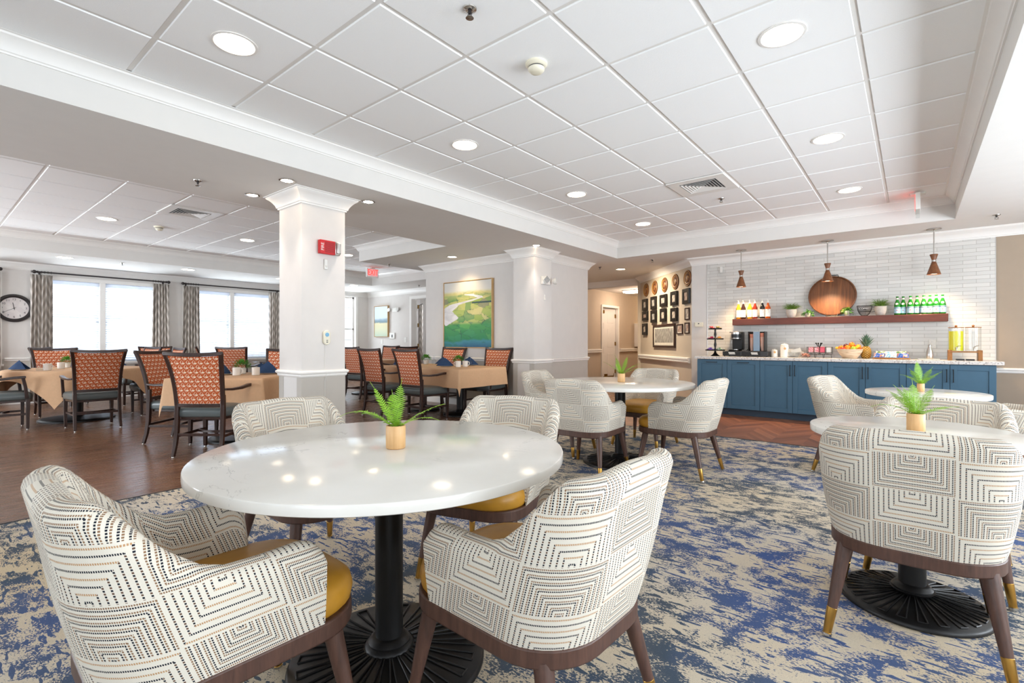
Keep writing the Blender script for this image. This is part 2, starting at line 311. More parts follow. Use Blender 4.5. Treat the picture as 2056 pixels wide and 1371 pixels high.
M['photoB'] = m_photo('grey_panorama_print', (118, 116, 112), (176, 172, 166), 12)
M['photoC'] = m_photo('reddish_portrait_print', (120, 92, 84), (206, 184, 168), 14)
def m_plaque():
    n = NT('carved_wood_medallion'); p = n.sep(n.obj()); r = n.math('SQRT', n.math('ADD', n.math('MULTIPLY', p[0], p[0]), n.math('MULTIPLY', p[2], p[2])))
    rg = n.math('FRACT', n.math('DIVIDE', r, .034)); g = n.noise(n.obj(), 22, 4, .6, 1.2)
    lin1 = n.math('MULTIPLY', n.math('GREATER_THAN', rg, .72), n.math('GREATER_THAN', r, .07)); emb = n.math('MULTIPLY', n.math('LESS_THAN', r, .075), n.math('GREATER_THAN', g, .53))
    n.set(n.mix(n.math('MAXIMUM', lin1, emb), lin((96, 52, 28)), lin((190, 140, 66))), .45); n.bump(n.math('MAXIMUM', lin1, emb), .4, .004); return n.m
M['plaque'] = m_plaque()
def m_pine():
    n = NT('pineapple_skin'); p = n.sep(n.obj()); an = n.math('DIVIDE', n.math('ARCTAN2', p[1], p[0]), 2*pi)
    a = n.math('FRACT', n.math('ADD', n.math('MULTIPLY', an, 10.0), n.math('MULTIPLY', p[2], 34.0))); b = n.math('FRACT', n.math('SUBTRACT', n.math('MULTIPLY', an, 10.0), n.math('MULTIPLY', p[2], 34.0)))
    e = n.math('MAXIMUM', n.math('ABSOLUTE', n.math('SUBTRACT', a, .5)), n.math('ABSOLUTE', n.math('SUBTRACT', b, .5)))
    n.set(n.ramp(e, [(.1, (206, 170, 72)), (.34, (190, 132, 40)), (.42, (96, 78, 30))]), .55); n.bump(e, -.6 if False else .5, .006); return n.m
M['pine'] = m_pine()
def fruit(name, c1, c2): 
    n = NT(name); n.set(n.ramp(n.noise(n.obj(), 14, 3), [(.35, c1), (.65, c2)]), .35); return n.m
M['mango'] = fruit('red_orange_mango', (206, 44, 28), (246, 160, 30)); M['orange'] = fruit('orange_peel', (244, 128, 20), (250, 146, 34))
M['apple'] = fruit('red_apple_skin', (176, 20, 28), (214, 52, 40)); M['pear'] = fruit('green_pear_skin', (148, 176, 44), (170, 196, 62)); M['banana'] = fruit('banana_peel', (244, 204, 48), (250, 216, 70)); M['plum'] = fruit('dark_plum_skin', (70, 24, 28), (104, 36, 34))
n = NT('whitewashed_mango_wood'); n.set(n.ramp(n.noise(n.mapv(n.obj(), scale=(8, 8, 60)), 1, 5), [(.3, (196, 164, 128)), (.6, (232, 212, 186))]), .6); M['stone_bowl'] = n.m
def m_wrap(name, cols, sc=40):
    n = NT(name); n.set(n.ramp(n.noise(n.obj(), sc, 2), [(i/(len(cols)-1)*.3+.35, c) for i, c in enumerate(cols)], 'CONSTANT'), .35); return n.m
M['snackblue'] = m_wrap('blue_snack_wrapper', [(38, 84, 168), (60, 120, 200), (210, 120, 70), (220, 230, 240)]); M['snacklight'] = m_wrap('pale_blue_snack_wrapper', [(120, 180, 226), (180, 214, 240), (236, 240, 246), (200, 120, 80)])
M['wr_red'] = m_wrap('red_wrapper', [(206, 30, 30), (230, 60, 50), (240, 220, 210)]); M['wr_pink'] = m_wrap('magenta_wrapper', [(190, 20, 70), (220, 70, 110), (240, 200, 210)])
M['wr_or'] = m_wrap('orange_wrapper', [(232, 150, 60), (240, 184, 110), (250, 220, 170)]); M['wr_pur'] = m_wrap('purple_wrapper', [(110, 60, 160), (150, 110, 190), (220, 210, 230)]); M['wr_grn'] = m_wrap('green_white_wrapper', [(90, 130, 80), (210, 220, 200), (240, 244, 236)]); M['wr_gold'] = m_wrap('gold_wrapper', [(150, 120, 60), (200, 170, 90), (90, 90, 90)])
M['cup'] = plain('terracotta_paper_cup', (226, 150, 128), .6); M['cup_l'] = plain('pale_paper_cup', (232, 190, 172), .6); M['divider'] = plain('grey_blue_panel', (140, 160, 178), .5)
M['lab_white'] = m_wrap('printed_white_label', [(236, 232, 224), (230, 226, 216), (170, 140, 110)], 50); M['lab_sp'] = plain('pale_blue_label', (176, 212, 226), .6); M['star'] = plain('red_star_print', (196, 40, 50), .6); M['ink'] = plain('navy_print', (28, 50, 92), .6)
for k_, c_ in dict(syr_gold=(190, 138, 30), syr_dark=(42, 22, 20), syr_red=(132, 40, 22), syr_amber=(196, 84, 20), syr_black=(24, 26, 28), syr_lem=(206, 170, 40)).items(): M[k_] = plain(k_.replace('syr_', 'syrup_bottle_'), c_, .12)
M['packets'] = m_wrap('sweetener_packets', [(226, 120, 130), (240, 190, 190), (236, 232, 226)], 60); M['packp'] = plain('pink_packets', (226, 96, 118), .6)
M['nuts'] = m_wrap('pinkish_creamer_pods', [(176, 110, 90), (214, 160, 140), (232, 206, 190)], 60)
M['clockface'] = m_wrap('aged_clock_face', [(214, 206, 204), (220, 213, 210), (224, 218, 214)], 6)

# ------------------------------------------------------------------ mesh helpers
class MB:
    def __init__(s): s.v = []; s.f = []; s.mi = []; s.uv = []
    def add(s, vs, fs, mi=0, T=None, uvs=None):
        b = len(s.v)
        s.v += [tuple(T @ Vector(p)) if T else tuple(p) for p in vs]
        for i, f in enumerate(fs): s.f.append([x+b for x in f]); s.mi.append(mi); s.uv.append(uvs[i] if uvs else None)
        return s
    def box(s, a, b, mi=0, T=None):
        x0, y0, z0 = a; x1, y1, z1 = b
        v = [(x0, y0, z0), (x1, y0, z0), (x1, y1, z0), (x0, y1, z0), (x0, y0, z1), (x1, y0, z1), (x1, y1, z1), (x0, y1, z1)]
        return s.add(v, [[0, 3, 2, 1], [4, 5, 6, 7], [0, 1, 5, 4], [1, 2, 6, 5], [2, 3, 7, 6], [3, 0, 4, 7]], mi, T)
    def cbox(s, c, d, mi=0, T=None): return s.box([c[i]-d[i]/2 for i in range(3)], [c[i]+d[i]/2 for i in range(3)], mi, T)
    def quad(s, p, mi=0): return s.add(p, [[0, 1, 2, 3]], mi)
    def lathe(s, prof, n=24, mi=0, T=None, capb=True, capt=True, sx=1, sy=1):
        v = []; f = []
        for r, z in prof: v += [(r*cos(2*pi*i/n)*sx, r*sin(2*pi*i/n)*sy, z) for i in range(n)]
        for k in range(len(prof)-1):
            for i in range(n): j = (i+1) % n; f.append([k*n+i, k*n+j, (k+1)*n+j, (k+1)*n+i])
        if capb: f.append([i for i in range(n)][::-1])
        if capt: f.append([(len(prof)-1)*n+i for i in range(n)])
        return s.add(v, f, mi, T)
    def tube(s, pts, rad, n=10, mi=0, T=None, caps=True, sq=None):
        pts = [Vector(p) for p in pts]; rad = rad if isinstance(rad, (list, tuple)) else [rad]*len(pts)
        v = []; f = []; up = None
        for k, p in enumerate(pts):
            t = (pts[min(k+1, len(pts)-1)]-pts[max(k-1, 0)]).normalized()
            if up is None: up = Vector((0, 0, 1)) if abs(t.z) < .9 else Vector((0, 1, 0))
            x = t.cross(up).normalized(); y = x.cross(t).normalized(); up = y
            r = rad[k]
            if sq: # rectangular section sq=(w,h)
                w_, h_ = sq if not callable(sq) else sq(k)
                v += [tuple(p+x*(a*w_/2*r)+y*(b*h_/2*r)) for a, b in ((-1, -1), (1, -1), (1, 1), (-1, 1))]
            else: v += [tuple(p+x*(r*cos(2*pi*i/n))+y*(r*sin(2*pi*i/n))) for i in range(n)]
        m = 4 if sq else n
        for k in range(len(pts)-1):
            for i in range(m): j = (i+1) % m; f.append([k*m+i, k*m+j, (k+1)*m+j, (k+1)*m+i])
        if caps: f.append(list(range(m))[::-1]); f.append([(len(pts)-1)*m+i for i in range(m)])
        return s.add(v, f, mi, T)
    def prism(s, poly, z0, z1, mi=0, T=None):
        n = len(poly); v = [(x, y, z0) for x, y in poly]+[(x, y, z1) for x, y in poly]
        f = [list(range(n))[::-1], [n+i for i in range(n)]]+[[i, (i+1) % n, n+(i+1) % n, n+i] for i in range(n)]
        return s.add(v, f, mi, T)
    def ball(s, c, r, n=14, mi=0, sx=1, sy=1, sz=1, T=None):
        h = n//2; pr = [(r*sin(pi*k/h)+1e-5, -r*cos(pi*k/h)) for k in range(h+1)]
        v = [];f = []
        for q, z in pr: v += [(c[0]+q*cos(2*pi*i/n)*sx, c[1]+q*sin(2*pi*i/n)*sy, c[2]+z*sz) for i in range(n)]
        for k in range(h):
            for i in range(n): j = (i+1) % n; f.append([k*n+i, k*n+j, (k+1)*n+j, (k+1)*n+i])
        return s.add(v, f, mi, T)
def build(name, mb, mats, parent=None, smooth=False, bevel=0, sub=0, loc=None, rot=None, segs=2, solid=0, angle=40):
    me = bpy.data.meshes.new(name); me.from_pydata(mb.v, [], mb.f)
    mats = mats if isinstance(mats, (list, tuple)) else [mats]
    for m in mats: me.materials.append(M[m] if isinstance(m, str) else m)
    for p, i in zip(me.polygons, mb.mi): p.material_index = i
    if any(u for u in mb.uv):
        ul = me.uv_layers.new(name='UVMap')
        for p, u in zip(me.polygons, mb.uv):
            if u:
                for li, c in zip(p.loop_indices, u): ul.data[li].uv = c
    me.validate(); me.update()
    o = bpy.data.objects.new(name, me); COL.objects.link(o)
    if parent: o.parent = parent
    if loc: o.location = loc
    if rot: o.rotation_euler = rot
    if solid:
        m = o.modifiers.new('thickness', 'SOLIDIFY'); m.thickness = solid; m.offset = 0
    if bevel:
        m = o.modifiers.new('bevel', 'BEVEL'); m.width = bevel; m.segments = segs; m.limit_method = 'ANGLE'; m.angle_limit = R_(35); m.harden_normals = False
    if sub:
        m = o.modifiers.new('sub', 'SUBSURF'); m.levels = sub; m.render_levels = sub
    if smooth or bevel:
        me.polygons.foreach_set('use_smooth', [True]*len(me.polygons))
        if not sub:
            try: me.set_sharp_from_angle(angle=R_(angle))
            except Exception: pass
    return o
def tag(o, label, cat, group=None, kind=None):
    if label: o['label'] = label
    if cat: o['category'] = cat
    if group: o['group'] = group
    if kind: o['kind'] = kind
    return o
def thing(name, label, cat, loc=(0, 0, 0), rz=0, group=None):
    o = bpy.data.objects.new(name, None); COL.objects.link(o); o.location = loc; o.rotation_euler = (0, 0, rz); o.empty_display_size = .1
    return tag(o, label, cat, group)
def dup(root, loc=None, rz=None, label=None, group=None, scale=None):
    def cp(o, par):
        c = o.copy(); COL.objects.link(c)
        if par: c.parent = par
        for ch in list(o.children): cp(ch, c)
        return c
    r = cp(root, None)
    if loc is not None: r.location = loc
    if rz is not None: r.rotation_euler = (0, 0, rz)
    if label: r['label'] = label
    if group: r['group'] = group
    if scale: r.scale = scale
    return r
def struct(name, mb, mats, **k):
    o = build(name, mb, mats, **k)
    if not k.get('parent'): o['kind'] = 'structure'
    return o
def text(name, s, size, mat, parent, loc, rot, ext=.001, label=None, sx=1):
    c = bpy.data.curves.new(name, 'FONT'); c.body = s; c.size = size; c.extrude = ext; c.align_x = 'CENTER'; c.align_y = 'CENTER'
    t = bpy.data.objects.new(name+'_tmp', c); COL.objects.link(t); bpy.context.view_layer.update()
    me = bpy.data.meshes.new_from_object(t.evaluated_get(bpy.context.evaluated_depsgraph_get())); bpy.data.objects.remove(t)
    me.materials.clear(); me.materials.append(M[mat]); o = bpy.data.objects.new(name, me); COL.objects.link(o); o.parent = parent; o.location = loc; o.rotation_euler = rot; o.scale = (sx, 1, 1)
    return o
def facing(dx, dy): return atan2(dy, dx)-pi/2     # rotation that turns local +Y to (dx,dy)
def T_(x=0, y=0, z=0, rz=0, rx=0, ry=0): return Matrix.Translation((x, y, z)) @ Matrix.Rotation(rz, 4, 'Z') @ Matrix.Rotation(ry, 4, 'Y') @ Matrix.Rotation(rx, 4, 'X')

def molding(name, path, prof, mat='white', closed=False, zbase=0.0, parent=None):
    # path: list of xy, room interior on the LEFT of travel; prof: list of (out,z)
    P = [Vector(p) for p in path]; n = len(P); mb = MB(); v = []
    for i, p in enumerate(P):
        a = (p-P[i-1]).normalized() if (i > 0 or closed) else (P[1]-P[0]).normalized()
        b = (P[(i+1) % n]-p).normalized() if (i < n-1 or closed) else a
        na, nb = Vector((-a.y, a.x)), Vector((-b.y, b.x)); m = (na+nb); m = m/max(m.dot(na), .2)
        v += [(p.x+m.x*o, p.y+m.y*o, zbase+z) for o, z in prof]
    k = len(prof); f = []
    for i in range(n if closed else n-1):
        j = (i+1) % n
        for q in range(k-1): f.append([i*k+q, j*k+q, j*k+q+1, i*k+q+1])
    if not closed: f.append(list(range(k))[::-1]); f.append([(n-1)*k+q for q in range(k)])
    mb.add(v, f); return struct(name, mb, mat, smooth=True, parent=parent, angle=30)
CROWN = [(0, -.125), (.012, -.125), (.014, -.112), (.022, -.108), (.026, -.094), (.034, -.078), (.048, -.058), (.068, -.036), (.088, -.022), (.094, -.014), (.094, -.008), (.108, -.006), (.11, 0)]
TCROWN = [(0, -.10), (.010, -.10), (.012, -.09), (.020, -.086), (.026, -.07), (.038, -.05), (.056, -.03), (.08, -.016), (.084, -.006), (.10, -.004), (.10, 0)]
RAIL = [(0, -.034), (.010, -.030), (.016, -.018), (.014, -.008), (.026, .002), (.030, .014), (.024, .024), (.010, .030), (0, .032)]
HAND = [(0, -.05), (.03, -.045), (.05, -.03), (.05, -.012), (.044, -.008), (.044, .008), (.056, .014), (.056, .036), (.04, .05), (0, .052)]
BASE = [(0, 0), (.016, 0), (.016, .085), (.010, .1), (0, .105)]
SOF, CE = 2.535, 2.8086
# ------------------------------------------------------------------ room shell
XL, XR, YB, YK = -12.45, 3.05, -3.7, 8.48
def rect(mb, x0, y0, x1, y1, z, up=True, mi=0):
    p = [(x0, y0, z), (x1, y0, z), (x1, y1, z), (x0, y1, z)]
    mb.quad(p if up else p[::-1], mi)
mb = MB(); mb.box((XL-.1, YB-.1, -.12), (-4.33, 16.5, 0)); struct('floor', mb, 'planks')
mb = MB(); mb.box((-4.33, YB-.1, -.12), (XR+.1, 6.04, .001)); struct('floor', mb, 'carpet')
mb = MB(); mb.box((-4.33, 6.04, -.12), (XR+.1, 16.5, 0)); struct('floor', mb, 'chevron')
# carpet/wood metal edge strip
mb = MB(); mb.box((-4.34, 6.03, 0), (XR, 6.05, .004)); mb.box((-4.34, YB, 0), (-4.325, 6.05, .004)); struct('trim_1', mb, 'rod')
# soffit with the two tray openings
xs = [XL-.05, -10.65, -7.6, -5.365, -3.90, .385, XR+.05]; ys = [YB-.05, -2.6, 5.05, 7.45, 7.63, 16.5]
def is_tray(x, y):
    if -3.9 < x < .385 and -2.6 < y < 7.63: return 1
    if -10.65 < x < -5.365 and -2.6 < y < 5.05: return 2
    if -10.65 < x < -7.6 and -2.6 < y < 7.45: return 2
    return 0
mb = MB()
for i in range(len(xs)-1):
    for j in range(len(ys)-1):
        if not is_tray((xs[i]+xs[i+1])/2, (ys[j]+ys[j+1])/2): rect(mb, xs[i], ys[j], xs[i+1], ys[j+1], SOF, False)
def wallq(mb, a, b, z0, z1): mb.quad([(a[0], a[1], z0), (b[0], b[1], z0), (b[0], b[1], z1), (a[0], a[1], z1)])
T1 = [(-3.9, -2.6), (.385, -2.6), (.385, 7.63), (-3.9, 7.63)]
T2 = [(-10.65, -2.6), (-5.365, -2.6), (-5.365, 5.05), (-7.6, 5.05), (-7.6, 7.45), (-10.65, 7.45)]
for T in (T1, T2):
    for i in range(len(T)): wallq(mb, T[i], T[(i+1) % len(T)], SOF, CE+.06)
struct('ceiling', mb, 'soffit')
# suspended tile ceilings: tegular tiles between white T-bars
def tiles(x0, x1, y0, y1, gx, gy, keep):
    S = .6096; a = MB()
    i0, i1 = math.floor((x0-gx)/S), math.ceil((x1-gx)/S); j0, j1 = math.floor((y0-gy)/S), math.ceil((y1-gy)/S)
    for i in range(i0, i1):
        for j in range(j0, j1):
            u0, u1 = max(x0, gx+i*S), min(x1, gx+(i+1)*S); v0, v1 = max(y0, gy+j*S), min(y1, gy+(j+1)*S)
            if u1-u0 < .02 or v1-v0 < .02 or not keep((u0+u1)/2, (v0+v1)/2): continue
            g, h = .013, .008
            lo = [(u0+g+.004, v0+g+.004), (u1-g-.004, v0+g+.004), (u1-g-.004, v1-g-.004), (u0+g+.004, v1-g-.004)]; hi = [(u0+g, v0+g), (u1-g, v0+g), (u1-g, v1-g), (u0+g, v1-g)]
            v = [(x, y, CE) for x, y in lo]+[(x, y, CE+h) for x, y in hi]
            a.add(v, [[3, 2, 1, 0]]+[[k, (k+1) % 4, 4+(k+1) % 4, 4+k][::1] for k in range(4)], 0)
    mn = 0
    for i in range(i0, i1+1):
        x = gx+i*S
        if x0 <= x <= x1: a.box((x-.0125, y0, CE+.007), (x+.0125, y1, CE+.03), 1)
    for j in range(j0, j1+1):
        y = gy+j*S
        if y0 <= y <= y1: a.box((x0, y-.0125, CE+.0075), (x1, y+.0125, CE+.03), 1)
    a.box((x0-.05, y0-.05, CE+.02), (x1+.05, y1+.05, CE+.05), 1)
    return a
struct('ceiling', tiles(-3.9, .385, -2.6, 7.63, -2.667, 1.483, lambda x, y: True), ['ctile', 'white'])
struct('ceiling', tiles(-10.65, -5.365, -2.6, 7.45, -7.08, .846, lambda x, y: is_tray(x, y) == 2), ['ctile', 'white'])
molding('trim_2', T1, TCROWN, closed=True, zbase=CE+.003)
molding('trim_3', T2, TCROWN, closed=True, zbase=CE+.003)

def wall(name, p0, p1, z0, z1, th, openings=(), mat='wall', low=.81):
    # interior side is LEFT of p0->p1; thickness goes to the right.  two tones: below and above the rail
    d = Vector((p1[0]-p0[0], p1[1]-p0[1])); L = d.length; a = atan2(d.y, d.x); T = T_(p0[0], p0[1], 0, a); mb = MB()
    cuts = sorted({0.0, L, *[o[0] for o in openings], *[o[1] for o in openings]})
    for s0, s1 in zip(cuts, cuts[1:]):
        m = (s0+s1)/2; op = [o for o in openings if o[0] < m < o[1]]; segs = [(z0, z1)] if not op else [(z0, op[0][2]), (op[0][3], z1)]
        for a0, a1 in segs:
            if low and a0 < low < a1: parts = [(a0, low, 1), (low, a1, 0)]
            else: parts = [(a0, a1, 1 if low and a1 <= low else 0)]
            for q0, q1, mi in parts:
                if q1-q0 > .001: mb.box((s0, -th, q0), (s1, 0, q1), mi, T)
    return struct(name, mb, [mat, 'wall_low' if mat == 'wall' else mat])
# left window wall: interior looks +X -> travel from +Y to -Y has left = +X
LW = [(-.95, .98), (1.50, 3.38), (3.88, 5.78), (7.0, 8.15)]     # window openings in y
wall('wall_left', (XL, 8.68), (XL, YB), 0, SOF+.05, .16, [(8.68-b, 8.68-a, .72 if i < 3 else .55, 2.27 if i < 3 else 2.40) for i, (a, b) in enumerate(LW)][::-1])
# wall behind the camera and right wall with big windows
wall('wall_back', (XL, YB), (XR, YB), 0, SOF+.05, .15, [(1.0, 3.2, .6, 2.3), (3.9, 6.1, .6, 2.3), (8.8, 11.0, .5, 2.35), (11.6, 13.8, .5, 2.35)])
wall('wall_right', (XR, YB), (XR, YK+.1), 0, SOF+.05, .15, [(y-YB-.95, y-YB+.95, .5, 2.4) for y in (-1.6, 1.0, 3.6, 6.0)])
# kitchen wall
mb = MB(); mb.box((-2.93, YK, 0), (XR+.1, YK+.12, SOF+.02)); struct('wall_front', mb, 'wall_tan_shaded')
mb = MB(); mb.box((-2.662, YK-.010, .86), (.797, YK, 2.44)); mb_t = struct('wall_front', mb, 'tile')
mb = MB(); mb.box((-2.668, YK-.012, .86), (-2.662, YK, 2.44)); mb.box((.797, YK-.012, .86), (.803, YK, 2.44)); struct('trim_4', mb, 'steel')
mb = MB(); mb.box((-2.93, YK-.004, 0), (-2.668, YK, 2.44)); struct('wall_front', mb, 'wall')
# diagonal plaque wall
DX, DY = -.700, .714
P0 = Vector((-2.93, 8.48)); P1 = P0+Vector((DX, DY))*2.55
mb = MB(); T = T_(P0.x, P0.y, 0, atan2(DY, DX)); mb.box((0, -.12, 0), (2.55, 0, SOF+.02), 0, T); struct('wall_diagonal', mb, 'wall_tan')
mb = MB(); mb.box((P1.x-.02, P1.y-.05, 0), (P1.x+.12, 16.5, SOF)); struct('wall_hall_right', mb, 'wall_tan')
# hall: header, lowered ceiling, left wall with a door
mb = MB(); mb.box((-6.4, 10.47, 2.40), (-4.60, 10.6, SOF+.02)); mb.box((-6.4, 10.6, 2.44), (-4.5, 16.5, 2.5)); struct('wall_header', mb, 'wall')
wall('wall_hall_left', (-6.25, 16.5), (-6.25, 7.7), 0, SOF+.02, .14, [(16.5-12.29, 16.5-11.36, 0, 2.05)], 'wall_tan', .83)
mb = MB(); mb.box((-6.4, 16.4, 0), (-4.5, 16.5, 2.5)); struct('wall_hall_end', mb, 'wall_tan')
# solid block behind the painting, column 2 attached to it
mb = MB()
for z0, z1, mi in ((0, .81, 1), (.81, SOF+.01, 0)): mb.box((-7.10, 6.16, z0), (-4.56, 7.78, z1), mi)
struct('wall_middle', mb, ['wall', 'wall_low'])
mb = MB(); mb.box((-7.10, 7.78, 0), (-6.39, 8.7, SOF+.01)); mb.box((-7.1, 8.7, 0), (-6.39, 16.5, SOF)); struct('wall_middle', mb, 'wall')
def column(name, x0, y0, x1, y1, sides):
    mb = MB(); mb.box((x0, y0, 0), (x1, y1, SOF+.01), 0)
    # below the rail: thin darker grey strips at the corners
    for a, b, c, d in ((x0-.003, y0-.003, x0+.085, y1+.003), (x1-.085, y0-.003, x1+.003, y1+.003)): mb.box((a, b, .1), (c, d, .79), 1)
    return struct(name, mb, ['wall', 'wall_low'])
column('wall_pillar', -4.83, 2.31, -4.40, 2.76, 4)
column('wall_pillar', -4.82, 5.96, -4.42, 6.42, 3)
c1 = [(-4.83, 2.31), (-4.83, 2.76), (-4.40, 2.76), (-4.40, 2.31)]       # clockwise so the left is outside
c1 = c1
molding('trim_5', c1, CROWN, closed=True, zbase=SOF)
molding('trim_6', c1, RAIL, closed=True, zbase=.815)
molding('baseboard_pillar', c1, BASE, closed=True)
mid = [(-7.10, 8.57), (-7.10, 6.16), (-4.82, 6.16), (-4.82, 5.96), (-4.42, 5.96), (-4.42, 6.42), (-4.56, 6.42), (-4.56, 7.78), (-6.25, 7.78)]
mid = mid[::-1][::-1]
def chk(path, interior):  # make interior point lie on the left of first segment
    a, b = Vector(path[0]), Vector(path[1]); c = Vector(interior)-a; d = b-a
    return path if d.x*c.y-d.y*c.x > 0 else path[::-1]
mid = chk(mid, (-8, 7.5)) if True else mid
molding('trim_7', mid, CROWN, zbase=SOF); molding('trim_8', mid, RAIL, zbase=.815); molding('baseboard_middle', mid, BASE)
lw = [(XL, 8.58), (XL, YB)]; lw = chk(lw, (-5, 2))
molding('trim_9', lw, CROWN, zbase=SOF); molding('baseboard_left', lw, BASE)
for i, (a, b) in enumerate(((YB, -1.05), (1.08, 1.40), (3.48, 3.78), (5.88, 6.9), (8.25, 8.58))):
    molding('trim_10', chk([(XL, b), (XL, a)], (-5, 2)), RAIL, zbase=.80)
# back wall with the far door
wall('wall_far', (-6.39, 8.58), (XL-.1, 8.58), 0, SOF+.05, .12, [(-6.39+9.52, -6.39+10.48, 0, 2.29)])
molding('trim_11', chk([(-7.1, 8.58), (XL, 8.58)], (-9, 7)), CROWN, zbase=SOF)
molding('trim_12', chk([(-10.6, 8.58), (XL, 8.58)], (-11, 7)), RAIL, zbase=.80); molding('baseboard_far', chk([(-10.56, 8.58), (XL, 8.58)], (-11, 7)), BASE)
# kitchen/plaque crown and hand rails
kp = chk([(XR, YK), (P0.x, P0.y), (P1.x, P1.y), ], (0, 7)); 
molding('trim_13', kp, CROWN, zbase=SOF)
molding('trim_14', chk([(-6.25, 10.47), (P1.x+.02, 10.47)], (-5.5, 9)), CROWN, zbase=SOF)
molding('trim_15', chk([(XR, YK), (.80, YK)], (1, 7)), RAIL, zbase=.765)
pr = [tuple(P0+Vector((DX, DY))*s) for s in (.05, 2.5)]
molding('trim_16', chk(pr, (-3.5, 7)), HAND, zbase=.79, mat='wall_tan' if False else 'white')
molding('baseboard_diagonal', chk(pr, (-3.5, 7)), BASE)
for a, b in ((7.8, 11.3), (12.36, 16.4)): molding('trim_17', chk([(-6.25, b), (-6.25, a)], (-5, 12)), HAND, zbase=.875); molding('baseboard_hall', chk([(-6.25, b), (-6.25, a)], (-5, 12)), BASE)
molding('baseboard_front', chk([(XR, YK), (.80, YK)], (1, 7)), BASE)
molding('baseboard_right', chk([(XR, YB), (XR, YK)], (0, 0)), BASE)

# ------------------------------------------------------------------ windows, blinds, curtains
def window_left(k, y0, y1, z0, z1, mull=True, trim=.07):
    root = MB(); w_ = trim
    # casing on the wall face + jambs + sill
    def fr(mb, a, b, c, d): mb.box((XL-.01, a, c), (XL+.022, b, d))
    for a, b, c, d in ((y0-w_, y0, z0-.02, z1+w_), (y1, y1+w_, z0-.02, z1+w_), (y0, y1, z1, z1+w_), (y0, y1, z0-.06, z0)): fr(root, a, b, c, d)
    root.box((XL-.14, y0-w_-.02, z0-.035), (XL+.05, y1+w_+.02, z0))
    o = struct('window_%d' % k, root, 'white', bevel=.004)
    ym = (y0+y1)/2; spans = [(y0, ym-.045), (ym+.045, y1)] if mull else [(y0, y1)]
    if mull: m = MB(); m.box((XL-.13, ym-.045, z0), (XL+.022, ym+.045, z1)); build('mullion', m, 'white', o, bevel=.004)
    for a, b in spans:
        m = MB(); x0, x1 = XL-.13, XL-.09
        for q in ((a, a+.04, z0, z1), (b-.04, b, z0, z1), (a, b, z0, z0+.05), (a, b, z1-.05, z1), (a, b, (z0+z1)/2-.02, (z0+z1)/2+.02)): m.box((x0, q[0], q[2]), (x1, q[1], q[3]))
        n_ = 3 if mull else 2
        for i in range(1, n_): yy = a+(b-a)*i/n_; m.box((x0+.01, yy-.008, z0), (x1-.01, yy+.008, z1))
        for i in range(1, 6): zz = z0+(z1-z0)*i/6; m.box((x0+.01, a, zz-.008), (x1-.01, b, zz+.008))
        f = build('sash', m, 'white', o)
        g = MB(); g.box((XL-.113, a, z0), (XL-.109, b, z1)); build('pane', g, 'glass', f)
    return o, spans
k = 0
for i, (a, b) in enumerate(LW):
    if i == 3: o, sp = window_left(i+1, a, b, .55, 2.40, False, .07); continue
    o, sp = window_left(i+1, a, b, .72, 2.27)
    for j, (c, d) in enumerate(sp):
        nm = [['', ''], ['left window behind the clock-side table, left pane', 'left window, pane right of its mullion'], ['second window, pane left of its mullion', 'second window, pane nearest the red-alarm pillar']]
        if i == 0: continue
        t = thing('window_blind', ['', 'white horizontal slat blind in the %s pane of the window nearest the wall clock', 'white horizontal slat blind in the %s pane of the window beside the alarm pillar'][i] % ('left', 'right')[j], 'blind', (XL-.05, (c+d)/2, 0), 0, None)
        W_ = (d-c)-.012
        m = MB(); m.box((-.03, -W_/2, 2.20), (.035, W_/2, 2.265)); build('head_rail', m, 'blind', t, bevel=.004)
        m = MB(); z = .78; 
        while z < 2.19:
            m.add([(-.019, -W_/2, z-.015), (.019, -W_/2, z+.015), (.019, W_/2, z+.015), (-.019, W_/2, z-.015), (-.019, -W_/2, z-.012), (.019, -W_/2, z+.018), (.019, W_/2, z+.018), (-.019, W_/2, z-.012)],
                  [[0, 3, 2, 1], [4, 5, 6, 7], [0, 1, 5, 4], [1, 2, 6, 5], [2, 3, 7, 6], [3, 0, 4, 7]]); z += .044
        build('slats', m, 'blind', t)
        m = MB(); m.box((-.025, -W_/2, .735), (.025, W_/2, .76)); build('bottom_rail', m, 'blind', t, bevel=.003)
        m = MB()
        for q in (-.3, .0, .3): m.tube([(.028, q, 2.2), (.028, q, .75)], .0015, 5)
        build('ladder_cord', m, 'blind', t)
def curtain(y0, y1, label, top=2.34, bot=.03, seed=0):
    rnd = random.Random(seed); n = 72; rows = 14; mb = MB(); v = []; f = []; c = (y0+y1)/2; w0 = (y1-y0)
    ph = [rnd.uniform(0, 6.28) for _ in range(4)]
    for r in range(rows+1):
        t = r/rows; z = top+(bot-top)*t; spread = 1+.14*t if t > .03 else 1-.0
        for i in range(n+1):
            s = i/n; am = .034*(1-.25*(r == 0))
            y = (s-.5)*w0*spread+.008*sin(40*s+ph[0]+3*t); x = am*sin(2*pi*6*s+.6*sin(3*t+ph[1]))+.012*sin(11*s+ph[2]+2*t)
            v.append((x, y, z))
    for r in range(rows):
        for i in range(n): a = r*(n+1)+i; f.append([a, a+1, a+n+2, a+n+1])
    mb.add(v, f); t = thing('curtain', label, 'curtain', (XL+.10, c, 0), 0)
    build('drape', mb, 'curtain', t, smooth=True, solid=.004)
    for i in range(7): m = MB(); m.add(*ring((0, (i/6-.5)*w0*.92, top+.048), .021, .003)); build('ring', m, 'rod', t, smooth=True)
